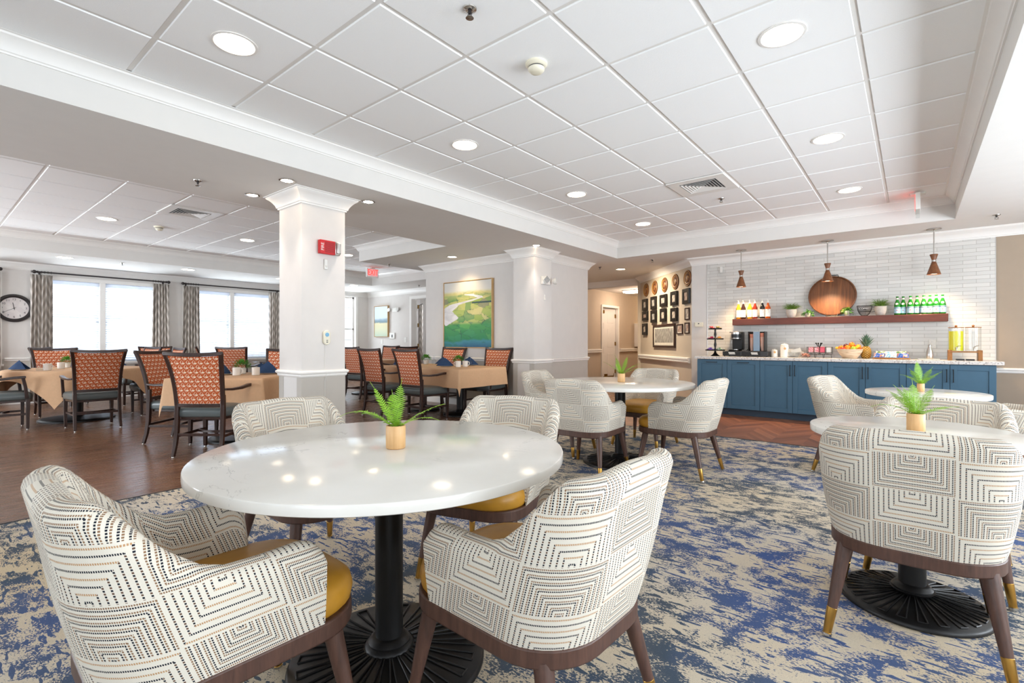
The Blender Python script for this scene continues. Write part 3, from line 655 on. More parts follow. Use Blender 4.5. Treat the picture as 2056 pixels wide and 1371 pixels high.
def ring(c, R, r, n=16, k=6):  # ring around a bar that runs along Y
    v = []; f = []
    for i in range(n):
        a = 2*pi*i/n
        for j in range(k): b = 2*pi*j/k; q = R+r*cos(b); v.append((c[0]+q*cos(a), c[1]+r*sin(b), c[2]+q*sin(a)))
    for i in range(n):
        for j in range(k): f.append([i*k+j, i*k+(j+1) % k, ((i+1) % n)*k+(j+1) % k, ((i+1) % n)*k+j])
    return v, f
curtain(.70, 1.02, 'taupe chevron curtain left of the wall clock at the frame edge', seed=1)
curtain(1.40, 1.69, 'taupe chevron curtain just right of the wall clock', seed=2)
curtain(3.24, 3.54, 'taupe chevron curtain closing the right side of the clock-side window', seed=3)
curtain(3.79, 4.11, 'taupe chevron curtain at the left side of the second window', seed=4)
curtain(5.66, 5.96, 'taupe chevron curtain beside the alarm pillar at the right of the second window', seed=5)
for (a, b), lab in (((-1.2, 1.04), 'dark curtain rod ending left of the wall clock'), ((1.43, 3.55), 'dark curtain rod with ball ends over the window nearest the clock'), ((3.775, 5.99), 'dark curtain rod with ball end over the second window')):
    t = thing('curtain_rod', lab, 'curtain rod', (XL+.10, (a+b)/2, 2.388)); h = (b-a)/2
    m = MB(); m.tube([(0, -h+.06, 0), (0, h-.06, 0)], .014, 12); build('pole', m, 'rod', t, smooth=True)
    for s in (-1, 1):
        m = MB(); m.ball((0, s*(h-.02), 0), .032, 14); m.lathe([(.014, 0), (.02, .004), (.02, .016), (.014, .02)], 12, 0, T_(0, s*(h-.07), 0, rx=R_(90)*-s)); build('finial', m, 'rod', t, smooth=True)
        m = MB(); m.box((-.10, s*(h-.1)-.008, -.014), (0, s*(h-.1)+.008, -.004)); m.box((-.10, s*(h-.1)-.015, -.05), (-.092, s*(h-.1)+.015, .03)); build('bracket', m, 'rod', t)

# ------------------------------------------------------------------ doors
def door_panels(mb, W_, H_, y, s=1):  # six raised panels
    for cx in (-W_/4+.01, W_/4-.01):
        for z0, z1 in ((.18, .78), (.95, 1.45), (1.60, H_-.14)):
            mb.box((cx-W_*.17, y-.006*s if s > 0 else y, z0), (cx+W_*.17, y if s > 0 else y+.006, z1))
# hall door: opening y 11.394..12.258 in x=-6.25 wall, slightly ajar, hinged at far jamb
m = MB()
for a, b, c, d in ((11.334, 11.394, 0, 2.08), (12.258, 12.318, 0, 2.08), (11.394, 12.258, 2.02, 2.08)): m.box((-6.41, a, c), (-6.225, b, d))
dr = struct('door_1', m, 'white', bevel=.004)
t = bpy.data.objects.new('door_leaf', None); COL.objects.link(t); t.parent = dr; t.location = (-6.33, 12.24, .01); t.rotation_euler = (0, 0, R_(-99))
m = MB(); m.box((0, -.02, 0), (.84, .02, 1.99))
for cx in (.22, .62):
    for z0, z1 in ((.18, .78), (.95, 1.45), (1.60, 1.85)): m.box((cx-.13, -.026, z0), (cx+.13, .026, z1))
o = build('leaf_panel', m, 'white', t, bevel=.006)
t.name = 'leaf'; 
for z in (.25, 1.0, 1.75): m = MB(); m.box((-.03, -.03, z), (.03, .03, z+.1)); build('hinge', m, 'brass_d', t)
m = MB(); m.box((.50, -.05, 1.86), (.72, .05, 1.95)); build('door_closer', m, 'brass_d', t, bevel=.01)
m = MB(); m.box((.06, -.023, .04), (.78, .023, .24)); build('kick_plate', m, 'brass_d', t)
m = MB(); m.box((-7.6, 11.2, 0), (-7.55, 12.6, 2.4)); struct('wall_closet', m, 'wall')
# far door: opening x -10.45..-9.55 in y=8.58 wall
m = MB()
for a, b, c, d in ((-10.53, -10.45, 0, 2.34), (-9.55, -9.47, 0, 2.34), (-10.45, -9.55, 2.26, 2.34)): m.box((a, 8.55, c), (b, 8.73, d))
dr = struct('door_2', m, 'white', bevel=.004)
t = bpy.data.objects.new('leaf', None); COL.objects.link(t); t.parent = dr; t.location = (-10.42, 8.72, .01); t.rotation_euler = (0, 0, R_(152))
m = MB(); m.box((0, -.02, 0), (.85, .02, 2.22)); build('leaf_panel', m, 'white', t, bevel=.006)
for z in (.25, .95, 1.5, 2.0): m = MB(); m.box((-.05, -.045, z), (.05, -.015, z+.1)); build('hinge', m, 'brass_d', t)
m = MB(); m.box((-12.6, 10.6, 0), (-6.3, 10.7, 2.55)); m.box((-12.6, 8.7, 0), (-12.5, 10.7, 2.55)); m.box((-7.2, 8.7, 0), (-7.12, 10.7, 2.55)); struct('wall_side_room', m, 'wall')
mb = MB(); v = []; f = []
for r in range(2):
    for i in range(61): v.append((.03*sin(i*.75), (i/60-.5)*.5, 2.2*(1-r)+.03))
for i in range(60): f.append([i, i+1, i+62, i+61])
mb.add(v, f); t = thing('curtain', 'grey curtain hanging in the room beyond the far open door', 'curtain', (-11.72, 9.95, 0), R_(60)); build('drape', mb, 'curtain', t, smooth=True, solid=.004)
m = MB(); m.tube([(0, -.3, 2.25), (0, .3, 2.25)], .012, 8); build('rod', m, 'rod', t)
point('side_room_lamp', (-10.3, 9.9, 2.1), 60, (.86, .92, 1), .25)

# ------------------------------------------------------------------ ceiling fixtures
def downlight(x, y, z, label, group, r=.1, kind='can'):
    t = thing('recessed_downlight', label, 'ceiling light', (x, y, z), 0, group)
    m = MB(); m.lathe([(r+.018, 0), (r+.018, -.004), (r+.004, -.006), (r, 0)], 32, capb=False, capt=False); build('trim_ring', m, 'white' if kind == 'can' else 'chrome', t, smooth=True)
    m = MB(); m.lathe([(r*.98, -.003), (.001, -.003)], 32, capb=False, capt=True); o = build('lens', m, 'lampcan' if kind == 'can' else ('lamphot' if kind == 'spot' else 'lampwarm'), t)
    return t
names = [('nearest the camera on the left', 0), ('second', 1), ('third', 2), ('farthest', 3)]
g1 = 'round downlights in the large tile ceiling'
for x, y, l in ((-2.98, -.66, None), (-2.98, 1.17, 'round lit downlight in the main tile ceiling, nearest the top left corner of the photo'), (-2.98, 3.02, 'round lit downlight in the main tile ceiling, left of the smoke detector'), (-2.985, 4.84, 'round lit downlight in the main tile ceiling, third along the left row'),
                (-2.995, 6.66, 'round lit downlight in the main tile ceiling, farthest of the left row'), (-.55, -.62, None), (-.55, 1.2, None), (-.556, 3.036, 'round lit downlight in the main tile ceiling, largest at the top right'), (-.544, 4.828, 'round lit downlight in the main tile ceiling, middle of the right row'), (-.54, 6.617, 'round lit downlight in the main tile ceiling, right row, nearest the pendants')):
    if l: downlight(x, y, CE-.001, l, g1)
for x, y, l in ((-8.59, 1.73, 'round downlight in the darker left tile ceiling, left of the air vent'), (-8.59, 3.57, 'round downlight in the darker left tile ceiling, beside the alarm pillar'), (-8.55, 5.42, 'round downlight in the left tile ceiling, seen right of the alarm pillar')):
    downlight(x, y, CE-.001, l, 'round downlights in the left tile ceiling')
for x, y, l in ((-11.06, 1.67, 'flat round downlight in the soffit above the clock-side window'), (-11.04, 3.48, 'flat round downlight in the soffit above the second window'), (-11.0, 5.3, 'flat round downlight in the soffit just left of the alarm pillar'), (-10.91, 7.09, 'flat round downlight in the soffit under the far EXIT sign')):
    downlight(x, y, SOF-.001, l, 'downlights in the window soffit')
for x, y, l, d in ((-4.262, 2.104, 'small bright spotlight at the near corner of the alarm pillar capital', (0, 0)), (-4.94, 2.10, 'small bright spotlight left of the alarm pillar capital', (0, 0)), (-4.268, 2.942, 'small bright spotlight right of the alarm pillar capital', (0, 0)), (-4.284, 5.833, 'small bright spotlight at the corner of the second pillar', (0, 0))):
    t = downlight(x, y, SOF-.001, l, 'pillar spotlights', .048, 'spot'); spot('lamp', (0, 0, -.02), 26, (1, .84, .72), 75, .8, .03, parent=t)
t = downlight(-5.958, 5.74, SOF-.001, 'warm downlight washing the wall above the green landscape painting', None, .075, 'warm'); spot('lamp', (0, 0, -.02), 34, (1, .78, .45), 95, 1, .06, (R_(20), 0, R_(0)), parent=t)
t = downlight(-4.42, 8.80, SOF-.001, 'warm downlight in the soffit in front of the plaque wall', None, .085, 'warm'); spot('lamp', (0, 0, -.02), 210, (1, .84, .62), 140, 1, .06, (R_(30), 0, R_(-50)), parent=t)
def sprinkler(x, y, z, label, up=False):
    t = thing('fire_sprinkler', label, 'sprinkler', (x, y, z), 0, 'ceiling sprinkler heads')
    m = MB(); m.lathe([(.036, 0), (.034, -.006), (.02, -.012), (.012, -.008)], 20, capb=False); build('escutcheon', m, 'chrome', t, smooth=True)
    m = MB(); m.lathe([(.008, 0), (.009, -.02), (.007, -.028)], 10)
    for s in (-1, 1): m.tube([(s*.008, 0, -.022), (s*.015, 0, -.032), (s*.006, 0, -.046)], .0022, 6)
    build('nozzle', m, 'rod', t, smooth=True)
    m = MB(); m.lathe([(.019, -.046), (.021, -.049), (.001, -.051)], 14, capb=True); build('deflector', m, 'chrome', t, smooth=True)
for a in ((-1.741, 1.80, CE, 'chrome fire sprinkler in the main tile ceiling near the top centre'), (-1.748, 6.06, CE, 'small fire sprinkler in the main tile ceiling beyond the square vent'), (-4.87, 1.61, SOF, 'chrome fire sprinkler under the beam left of the alarm pillar'),
          (-3.483, 8.13, SOF, 'fire sprinkler in the soffit in front of the plaque wall'), (.732, 7.68, SOF, 'fire sprinkler in the soffit right of the pendants'), (-11.03, 2.44, SOF, 'fire sprinkler in the soffit above the clock-side window'), (-7.42, 5.56, SOF, 'fire sprinkler on the small soffit above the landscape painting'), (-9.6, 8.1, SOF, 'fire sprinkler in the soffit in front of the far door'), (-4.60, 8.30, SOF, 'fire sprinkler in the soffit just past the second pillar wall')):
    sprinkler(*a)
def smoke(x, y, z, label, s=1):
    t = thing('smoke_detector', label, 'smoke detector', (x, y, z)); t.scale = (s, s, s)
    m = MB(); m.lathe([(.066, 0), (.066, -.012), (.058, -.02), (.052, -.024)], 32, capb=False); build('base', m, 'cream', t, smooth=True)
    m = MB(); m.lathe([(.046, -.022), (.047, -.03), (.044, -.032)], 32, capb=False); build('vent_slot', m, 'oldgrey', t, smooth=True)
    m = MB(); m.lathe([(.050, -.032), (.049, -.042), (.036, -.056), (.02, -.060), (.001, -.061)], 32, capb=True); build('cover', m, 'cream', t, smooth=True)
smoke(-1.77, 2.41, CE, 'cream round smoke detector on the main tile ceiling'); smoke(-8.586, 2.334, CE, 'small round smoke detector on the left tile ceiling below the vent')
def vent(x, y, label, blade):
    t = thing('ceiling_vent', label, 'air vent', (x, y, CE)); m = MB()
    for a, b, c, d in ((-.295, -.295, .295, -.19), (-.295, .19, .295, .295), (-.295, -.19, -.19, .19), (.19, -.19, .295, .19)): m.box((a, b, -.012), (c, d, 0))
    build('frame', m, 'white', t, bevel=.002)
    m = MB(); m.box((-.19, -.19, -.002), (.19, .19, 0)); build('duct', m, 'dark', t)
    m = MB()
    for i, r in enumerate((.175, .145, .115, .085, .055, .028)):
        for s in range(4):
            T = T_(rz=s*pi/2); m.add([(-r, -r, -.014), (r, -r, -.014), (r-.012, -r+.016, -.004), (-r+.012, -r+.016, -.004), (-r, -r, -.016), (r, -r, -.016), (r-.012, -r+.016, -.006), (-r+.012, -r+.016, -.006)], [[0, 1, 2, 3], [4, 7, 6, 5], [0, 4, 5, 1], [1, 5, 6, 2], [2, 6, 7, 3], [3, 7, 4, 0]], 0, T)
    build('louvre', m, blade, t)
vent(-1.76, 5.43, 'square louvred air vent in the main tile ceiling', 'white'); vent(-7.35, 2.34, 'square louvred air vent in the left tile ceiling', 'white'); vent(-7.4, 6.0, 'distant air vent in the left tile ceiling beside the alarm pillar', 'white')
# exit signs
def exit_sign(x, y, ztop, w_, label, facing_pos):
    t = thing('exit_sign', label, 'exit sign', (x, y, ztop), 0 if facing_pos else pi)
    m = MB(); m.box((-.05, -.05, -.02), (.05, .05, 0)); build('canopy', m, 'plastic', t, bevel=.003)
    m = MB(); m.box((-.028, -w_/2, -.22), (.028, w_/2, -.02)); build('housing', m, 'plastic', t, bevel=.004)
    m = MB(); m.box((.028, -w_/2+.012, -.208), (.030, w_/2-.012, -.032)); build('face', m, 'exitface', t)
    text('exit_letters', 'EXIT', .19, 'exitred', t, (.032, 0, -.12), (pi/2, 0, pi/2), .001, sx=.72)
exit_sign(-9.6, 6.72, CE, .30, 'small lit red EXIT sign hanging from the left tile ceiling', True)
t = thing('exit_sign', 'white exit sign seen edge-on hanging from the tile ceiling above the pendants', 'exit sign', (.05, 7.27, CE), pi)
m = MB(); m.box((-.07, -.05, -.02), (.07, .05, 0)); build('canopy', m, 'plastic', t, bevel=.003)
m = MB(); m.box((-.022, -.15, -.21), (.022, .15, -.02)); build('housing', m, 'plastic', t, bevel=.004)
m = MB(); m.box((.022, -.14, -.2), (.0235, .14, -.03)); build('face', m, 'exitface', t)
m = MB(); m.box((-.018, -.15, -.255), (.018, .15, -.212)); build('edge_lens', m, 'glass', t)
text('exit_letters', 'EXIT', .19, 'exitred', t, (.0245, 0, -.115), (pi/2, 0, pi/2), .001, sx=.72)
# hall fluorescent
t = thing('fluorescent_light', 'lit rectangular fluorescent fixture on the hallway ceiling', 'ceiling light', (-5.55, 11.78, 2.44), 0)
m = MB(); m.box((-.26, -.16, -.02), (.26, .16, 0)); build('fixture_body', m, 'white', t); m = MB(); m.box((-.24, -.14, -.07), (.24, .14, -.02)); build('diffuser', m, 'fluor', t, bevel=.02)
point('hall_lamp', (-5.4, 11.78, 2.2), 20, (1, .78, .60), .12)
point('hall_lamp', (-5.5, 14.3, 2.0), 22, (1, .74, .48), .15)
# ------------------------------------------------------------------ upholstered tub chair
def sm(t): t = max(0, min(1, t)); return t*t*(3-2*t)
def tub_path(a, yf, yb, R, nS=9, nA=9, nB=6):
    pts = []
    fr = [0, .008, .02, .036, .056, .08, .11, .145, .19, .26, .36, .47, .58, .70, .85][:nS]
    for i in range(nS): pts.append((a, yf+(yb+R-yf)*fr[i]))
    for i in range(nA): q = pi/2*i/nA; pts.append((a-R+R*cos(q), yb+R-R*sin(q)))
    for i in range(nB+1): pts.append(((a-R)*(1-i/nB), yb))
    full = pts+[(-x, y) for x, y in pts[:-1][::-1]]
    return full
def make_tub(label):
    t = thing('tub_chair', label, 'chair', group='geometric patterned tub chairs around the white tables')
    nS, nA, nB = 15, 10, 6; N = 2*(nS+nA+nB)+1; NZ = 9; NR = 6
    zb = .372
    def plan(z):
        s = max(0, min(1.05, (z-zb)/(.80-zb))); e = s**.85
        return tub_path(.250+.050*e, .205-.02*e, -.245-.09*e**1.2, .175-.02*e, nS, nA, nB)
    p0 = plan(.6); arc0 = [0]
    for q in range(1, N): arc0.append(arc0[-1]+hypot(p0[q][0]-p0[q-1][0], p0[q][1]-p0[q-1][1]))
    def Ht(i):
        i = min(i, N-1-i)
        u = arc0[i]/arc0[nS+nA]
        base = .622-.010*sin(pi*min(1, u/.55)); h = base+(.810-base)*sm((u-.40)/.42)
        if i > nS+nA: h += .006*sm((i-nS-nA)/nB)
        return h
    zs = [zb+(.85-zb)*k/40 for k in range(41)]; plans = [plan(z) for z in zs]
    def at(i, z):
        k = max(0, min(39.999, (z-zb)/(.85-zb)*40)); a = int(k); f_ = k-a; p, q = plans[a][i], plans[a+1][i]; return Vector((p[0]+(q[0]-p[0])*f_, p[1]+(q[1]-p[1])*f_, z))
    parc = []
    for pl in plans:
        c_ = [0.0]
        for q in range(1, N): c_.append(c_[-1]+hypot(pl[q][0]-pl[q-1][0], pl[q][1]-pl[q-1][1]))
        parc.append([x_-c_[-1]/2 for x_ in c_])
    def uat(i, z):
        k = max(0, min(39.999, (z-zb)/(.85-zb)*40)); a = int(k); return parc[a][i]+(parc[a+1][i]-parc[a][i])*(k-a)
    arc = [0]; mid = [at(i, .6) for i in range(N)]
    for i in range(1, N): arc.append(arc[-1]+(mid[i]-mid[i-1]).length)
    mb = MB(); grid = []; UV = []
    for i in range(N):
        dl = min(arc[i], arc[-1]-arc[i]); H = Ht(i); e1 = max(0, 1-dl/.065); H -= .065*(1-sqrt(max(0, 1-e1*e1))); e2 = max(0, 1-dl/.03); th = .066*(max(.10, sqrt(max(0, 1-e2*e2))))
        a0, a1 = at(max(i-1, 0), .6), at(min(i+1, N-1), .6); tg = (a1-a0).normalized(); nin = Vector((-tg.y, tg.x, 0))
        if nin.dot(Vector((0, 0, .6))-mid[i].copy()) < 0 and False: nin = -nin
        c = Vector((0, -.02, .6)); 
        if nin.dot(c-mid[i]) < 0: nin = -nin
        r = th/2; col = []; vv = []
        for k in range(NZ+1): z = zb+(H-r-zb)*k/NZ; p = at(i, z); bul = .006*sin(pi*min(1, (z-zb)/.3)); col.append(p-nin*bul); vv.append(z)
        for k in range(1, NR+1): q = pi*k/NR; z = H-r+r*sin(q); p = at(i, H-r); p = Vector((p.x, p.y, z))+nin*(r-r*cos(q)); col.append(p); vv.append(H-r+th*1.57*k/NR)
        for k in range(1, NZ): z = (H-r)+(.40-(H-r))*k/(NZ-1); p = at(i, z)+nin*(th+.012*sin(pi*k/(NZ-1))); col.append(p); vv.append(vv[-1]+(H-r-.40)/(NZ-1))
        grid.append(col); UV.append([(uat(i, c_.z), v_) for c_, v_ in zip(col, vv)])
    K = len(grid[0]); vs = [tuple(p) for c in grid for p in c]; fs = []; us = []
    for i in range(N-1):
        for k in range(K-1):
            fs.append([i*K+k, i*K+k+1, (i+1)*K+k+1, (i+1)*K+k]); us.append([UV[i][k], UV[i][k+1], UV[i+1][k+1], UV[i+1][k]])
    for i in (0, N-1):
        ids = [i*K+k for k in range(K)]; fs.append(ids if i == 0 else ids[::-1]); u = [UV[i][k] for k in range(K)]; us.append(u if i == 0 else u[::-1])
    mb.add(vs, fs, 0, None, us); build('shell', mb, 'geo', t, smooth=True, angle=80)
    # seat cushion
    def rrect(a, y0, y1, rf, rb, n=8):
        o = []
        for cx, cy, r, q0 in ((a-rf, y1-rf, rf, 0), (-(a-rf), y1-rf, rf, pi/2), (-(a-rb), y0+rb, rb, pi), (a-rb, y0+rb, rb, 1.5*pi)):
            for i in range(n+1): q = q0+pi/2*i/n; o.append((cx+r*cos(q), cy+r*sin(q)))
        return o
    base = rrect(.242, -.21, .350, .15, .14); m = MB(); rings = []
    prof = [(.955, .378), (1.0, .392), (1.015, .42), (.995, .446), (.93, .464), (.78, .474), (.5, .480), (.2, .482)]
    n = len(base); v = []
    for s, z in prof: v += [(x*s, .03+(y-.03)*s, z) for x, y in base]
    f = [[k*n+i, k*n+(i+1) % n, (k+1)*n+(i+1) % n, (k+1)*n+i] for k in range(len(prof)-1) for i in range(n)]
    f.append([i for i in range(n)][::-1]); f.append([(len(prof)-1)*n+i for i in range(n)]); m.add(v, f); build('seat_cushion', m, 'leather', t, smooth=True, angle=60)
    m = MB(); o1 = rrect(.255, -.25, .345, .15, .175); m.prism(o1, .334, .384); build('seat_frame', m, 'walnut', t, bevel=.006)
    for sx in (-1, 1):
        for sy in (-1, 1):
            m = MB(); y0 = .250 if sy > 0 else -.165; y1 = .305 if sy > 0 else -.250
            A, B = Vector((sx*.200, y0, .345)), Vector((sx*.252, y1, .006)); P = lambda s: A+(B-A)*s
            m.tube([P(0), P(.35), P(.715)], [.0265, .0225, .0165], 16); lg = build('leg', m, 'walnut', t, smooth=True)
            m = MB(); m.tube([P(.70), P(.71), P(.97), P(.98)], [.0150, .0178, .0140, .012], 16); m.tube([P(.975), P(1.0)], [.017, .0165], 14, 1); build('brass_tip', m, ['brass', 'chrome'], lg, smooth=True)
    return t
TUBS = [  # x, y, facing dx,dy, label
 (-1.445, .49, .03, 1, 'patterned tub chair at the bottom left, pushed up to the big white table'),
 (-.85, 1.178, -1, .04, 'patterned tub chair at the near right side of the big white table, seen from behind'),
 (-2.33, 1.27, 1, 0, 'patterned tub chair at the far left side of the big white table'),
 (-1.64, 1.87, .30, -1, 'patterned tub chair on the far side of the big white table, facing the camera'),
 (-2.18, 3.70, -.05, 1, 'patterned tub chair with its back to us at the middle round table'),
 (-1.53, 4.22, -1, .02, 'patterned tub chair at the right side of the middle round table, before the blue cabinets'),
 (-2.25, 5.08, 0, -1, 'patterned tub chair on the far side of the middle round table, facing us'),
 (-2.83, 4.22, 1, .1, 'patterned tub chair at the far left of the middle round table'),
 (0.0, 2.45, 0, 1, 'patterned tub chair with its full back to the camera at the bottom right'),
 (.10, 3.22, -.08, -1, 'patterned tub chair facing the camera beyond the fern on the right small table'),
 (-.36, 5.10, 1, -.25, 'patterned tub chair left of the farthest small table, in front of the blue cabinets'),
 (.72, 5.40, -1, .05, 'patterned tub chair cut by the right edge of the photo, beyond the right small table'),
]
tub0 = None
for i, (x, y, dx, dy, lab) in enumerate(TUBS):
    if i == 0: tub0 = make_tub(lab); tub0.location = (x, y, .002); tub0.rotation_euler = (0, 0, facing(dx, dy))
    else: dup(tub0, (x, y, .002), facing(dx, dy), lab)

# ------------------------------------------------------------------ round quartz tables
def ped_base(t, R, h=.71, rc=.048, fins=22, plain_=False):
    m = MB(); m.lathe([(R, .002), (R, .014), (R-.008, .022), (R*.6, .034), (R*.25, .05), (rc+.03, .062), (rc+.012, .068)], 64, capt=True); b = build('base_plate', m, 'black', t, smooth=True, angle=50)
    if not plain_:
        m = MB()
        for i in range(fins):
            a = 2*pi*i/fins; da = 2*pi/fins*.36
            for s in (-1, 1):
                q = a+s*da*.5; pts = []
                for k in range(6): r = (R*.26)+(R*.90-R*.26)*k/5; w_ = q+s*da*.45*(k/5-.5)*.6; zz = .052-.028*((r-R*.25)/(R*.7)); pts.append((r*cos(w_), r*sin(w_), zz))
                m.tube(pts, .0028, 5)
            r = R*.90; m.tube([((r)*cos(a+u*da*.62), (r)*sin(a+u*da*.62), .0265) for u in (-1, -.5, 0, .5, 1)], .0028, 5)
        build('rib', m, 'black', b, smooth=True)
    m = MB(); m.lathe([(rc+.022, .060), (rc+.024, .070), (rc+.014, .082), (rc+.004, .088)], 32); build('collar', m, 'black', t, smooth=True)
    m = MB(); m.lathe([(rc, .07), (rc, h)], 32); build('pedestal', m, 'black', t, smooth=True)
    m = MB()
    for k in range(2): m.box((-.24*R/.35, -.03, h-.02), (.24*R/.35, .03, h), 0, T_(rz=k*pi/2+.4))
    build('top_bracket', m, 'black', t, bevel=.004)
def quartz_table(x, y, R, label, Rb, rc=.048, th=.032):
    t = thing('round_table', label, 'table', (x, y, .002)); H = .743
    m = MB(); m.lathe([(R-.006, H-th), (R-.001, H-th+.003), (R, H-th+.010), (R, H-.005), (R-.0015, H-.0015), (R-.005, H)], 128); build('tabletop', m, 'quartz', t, smooth=True, angle=30)
    ped_base(t, Rb, H-th, rc)
    return t
quartz_table(-1.435, 1.075, .612, 'large round white quartz table in the foreground', .335)
quartz_table(-2.10, 4.17, .655, 'round white quartz table in the middle, before the second pillar', .34)
quartz_table(0.0, 2.72, .375, 'small round white table at the right with the nearest tub chair in front', .262)
quartz_table(.075, 4.79, .365, 'farthest small round white table, in front of the blue cabinets', .25)

# ------------------------------------------------------------------ ferns in bamboo pots
def frond(mb, base, az, tilt, L, droop, n=24, w=.034):
    # az: direction in plan, tilt: initial elevation, droop: curvature
    p = Vector(base); pts = []; el = tilt; st = L/n
    for k in range(n+1): pts.append(p.copy()); p = p+Vector((cos(az)*cos(el), sin(az)*cos(el), sin(el)))*st; el -= droop/n*(.4+1.2*k/n)
    mb.tube(pts, [max(.0007, .0016*(1-k/(n+1))) for k in range(n+1)], 4)
    side = Vector((-sin(az), cos(az), 0))
    for k in range(2, n):
        s = k/n; t = (pts[min(k+1, n)]-pts[k-1]).normalized(); nrm = side.cross(t).normalized(); ll = w*(sin(pi*min(1, s*1.12+.06))**.7)*(1 if s < .9 else (1-s)*8+.2)
        for q in (-1, 1):
            d = (side*q*.93+t*.36+nrm*.10*random.uniform(-1, 1.4)).normalized(); a = pts[k]; b = a+t*st*.66; m1 = a+d*ll*.55+t*st*.0; m2 = b+d*ll*.50; tip = a+d*ll+t*st*.22
            mb.add([a, m1, tip, m2, b], [[0, 1, 2, 3, 4]] if q < 0 else [[4, 3, 2, 1, 0]])
def fern_pot(x, y, z, label, fr, rz=0, pr=.034, ph=.080, scale=1):
    t = thing('potted_fern', label, 'potted plant', (x, y, z), 0, None); t.scale = (scale,)*3
    m = MB(); m.lathe([(pr-.003, 0), (pr, .003), (pr, ph-.003), (pr-.002, ph), (pr-.005, ph), (pr-.006, ph-.012), (.001, ph-.012)], 40, capt=True); build('pot', m, 'bamboo', t, smooth=True, angle=50)
    m = MB(); m.lathe([(pr-.006, ph-.011), (.001, ph-.006)], 20, capb=False); build('soil', m, 'dark', t)
    m = MB()
    for az, tl, L, dr in fr: frond(m, (cos(az)*.008, sin(az)*.008, ph-.008), az, tl, L, dr)
    for i in range(14): frond(m, (0, 0, ph-.01), random.uniform(0, 6.28), random.uniform(.6, 1.3), random.uniform(.03, .05), 1.0, 6, .012)
    build('fronds', m, 'fernA', t)
    return t
ER = atan2(.631, .776)   # plan direction that points to the right seen from the camera
fr0 = [(ER+1.2, 1.50, .175, .30), (ER+pi-.25, 1.13, .185, .25), (ER+pi+.3, .80, .14, .85), (ER+pi-.1, .66, .215, 1.35), (ER+.1, .62, .185, .45), (ER-.35, .55, .175, .95), (ER+pi/2+.4, 1.2, .15, .5)]
fern_pot(-1.4105, 1.095-.01, .7455, 'fern in a bamboo pot on the large foreground table', fr0)
fern_pot(.012, 2.665, .7455, 'fern in a bamboo pot on the right small table', [(ER+1.2, 1.45, .165, .3), (ER+pi, 1.15, .17, .5), (ER+pi+.2, .85, .20, .55), (ER+pi-.3, .62, .18, 1.2), (ER+.3, .95, .175, .25), (ER-.2, .45, .17, .55), (ER+pi/2, 1.2, .15, .4)], scale=.92)
fern_pot(.05, 4.80, .7455, 'fern in a bamboo pot on the farthest small table', [(ER+pi, .75, .17, .8), (ER+pi+.3, 1.0, .17, .5), (ER+1.4, 1.4, .20, .2), (ER+.2, 1.0, .17, .3), (ER-.1, .75, .17, .4), (ER+.5, .6, .14, .8)], pr=.023, ph=.060)
fern_pot(-2.085, 4.165, .7455, 'fern in a bamboo pot on the middle round table', [(ER+pi, .8, .20, .5), (ER+pi+.5, 1.3, .19, .3), (ER+.6, 1.2, .20, .2), (ER+.1, .7, .20, .5), (ER-.2, .5, .19, .5), (ER+2, 1.1, .14, .6)])

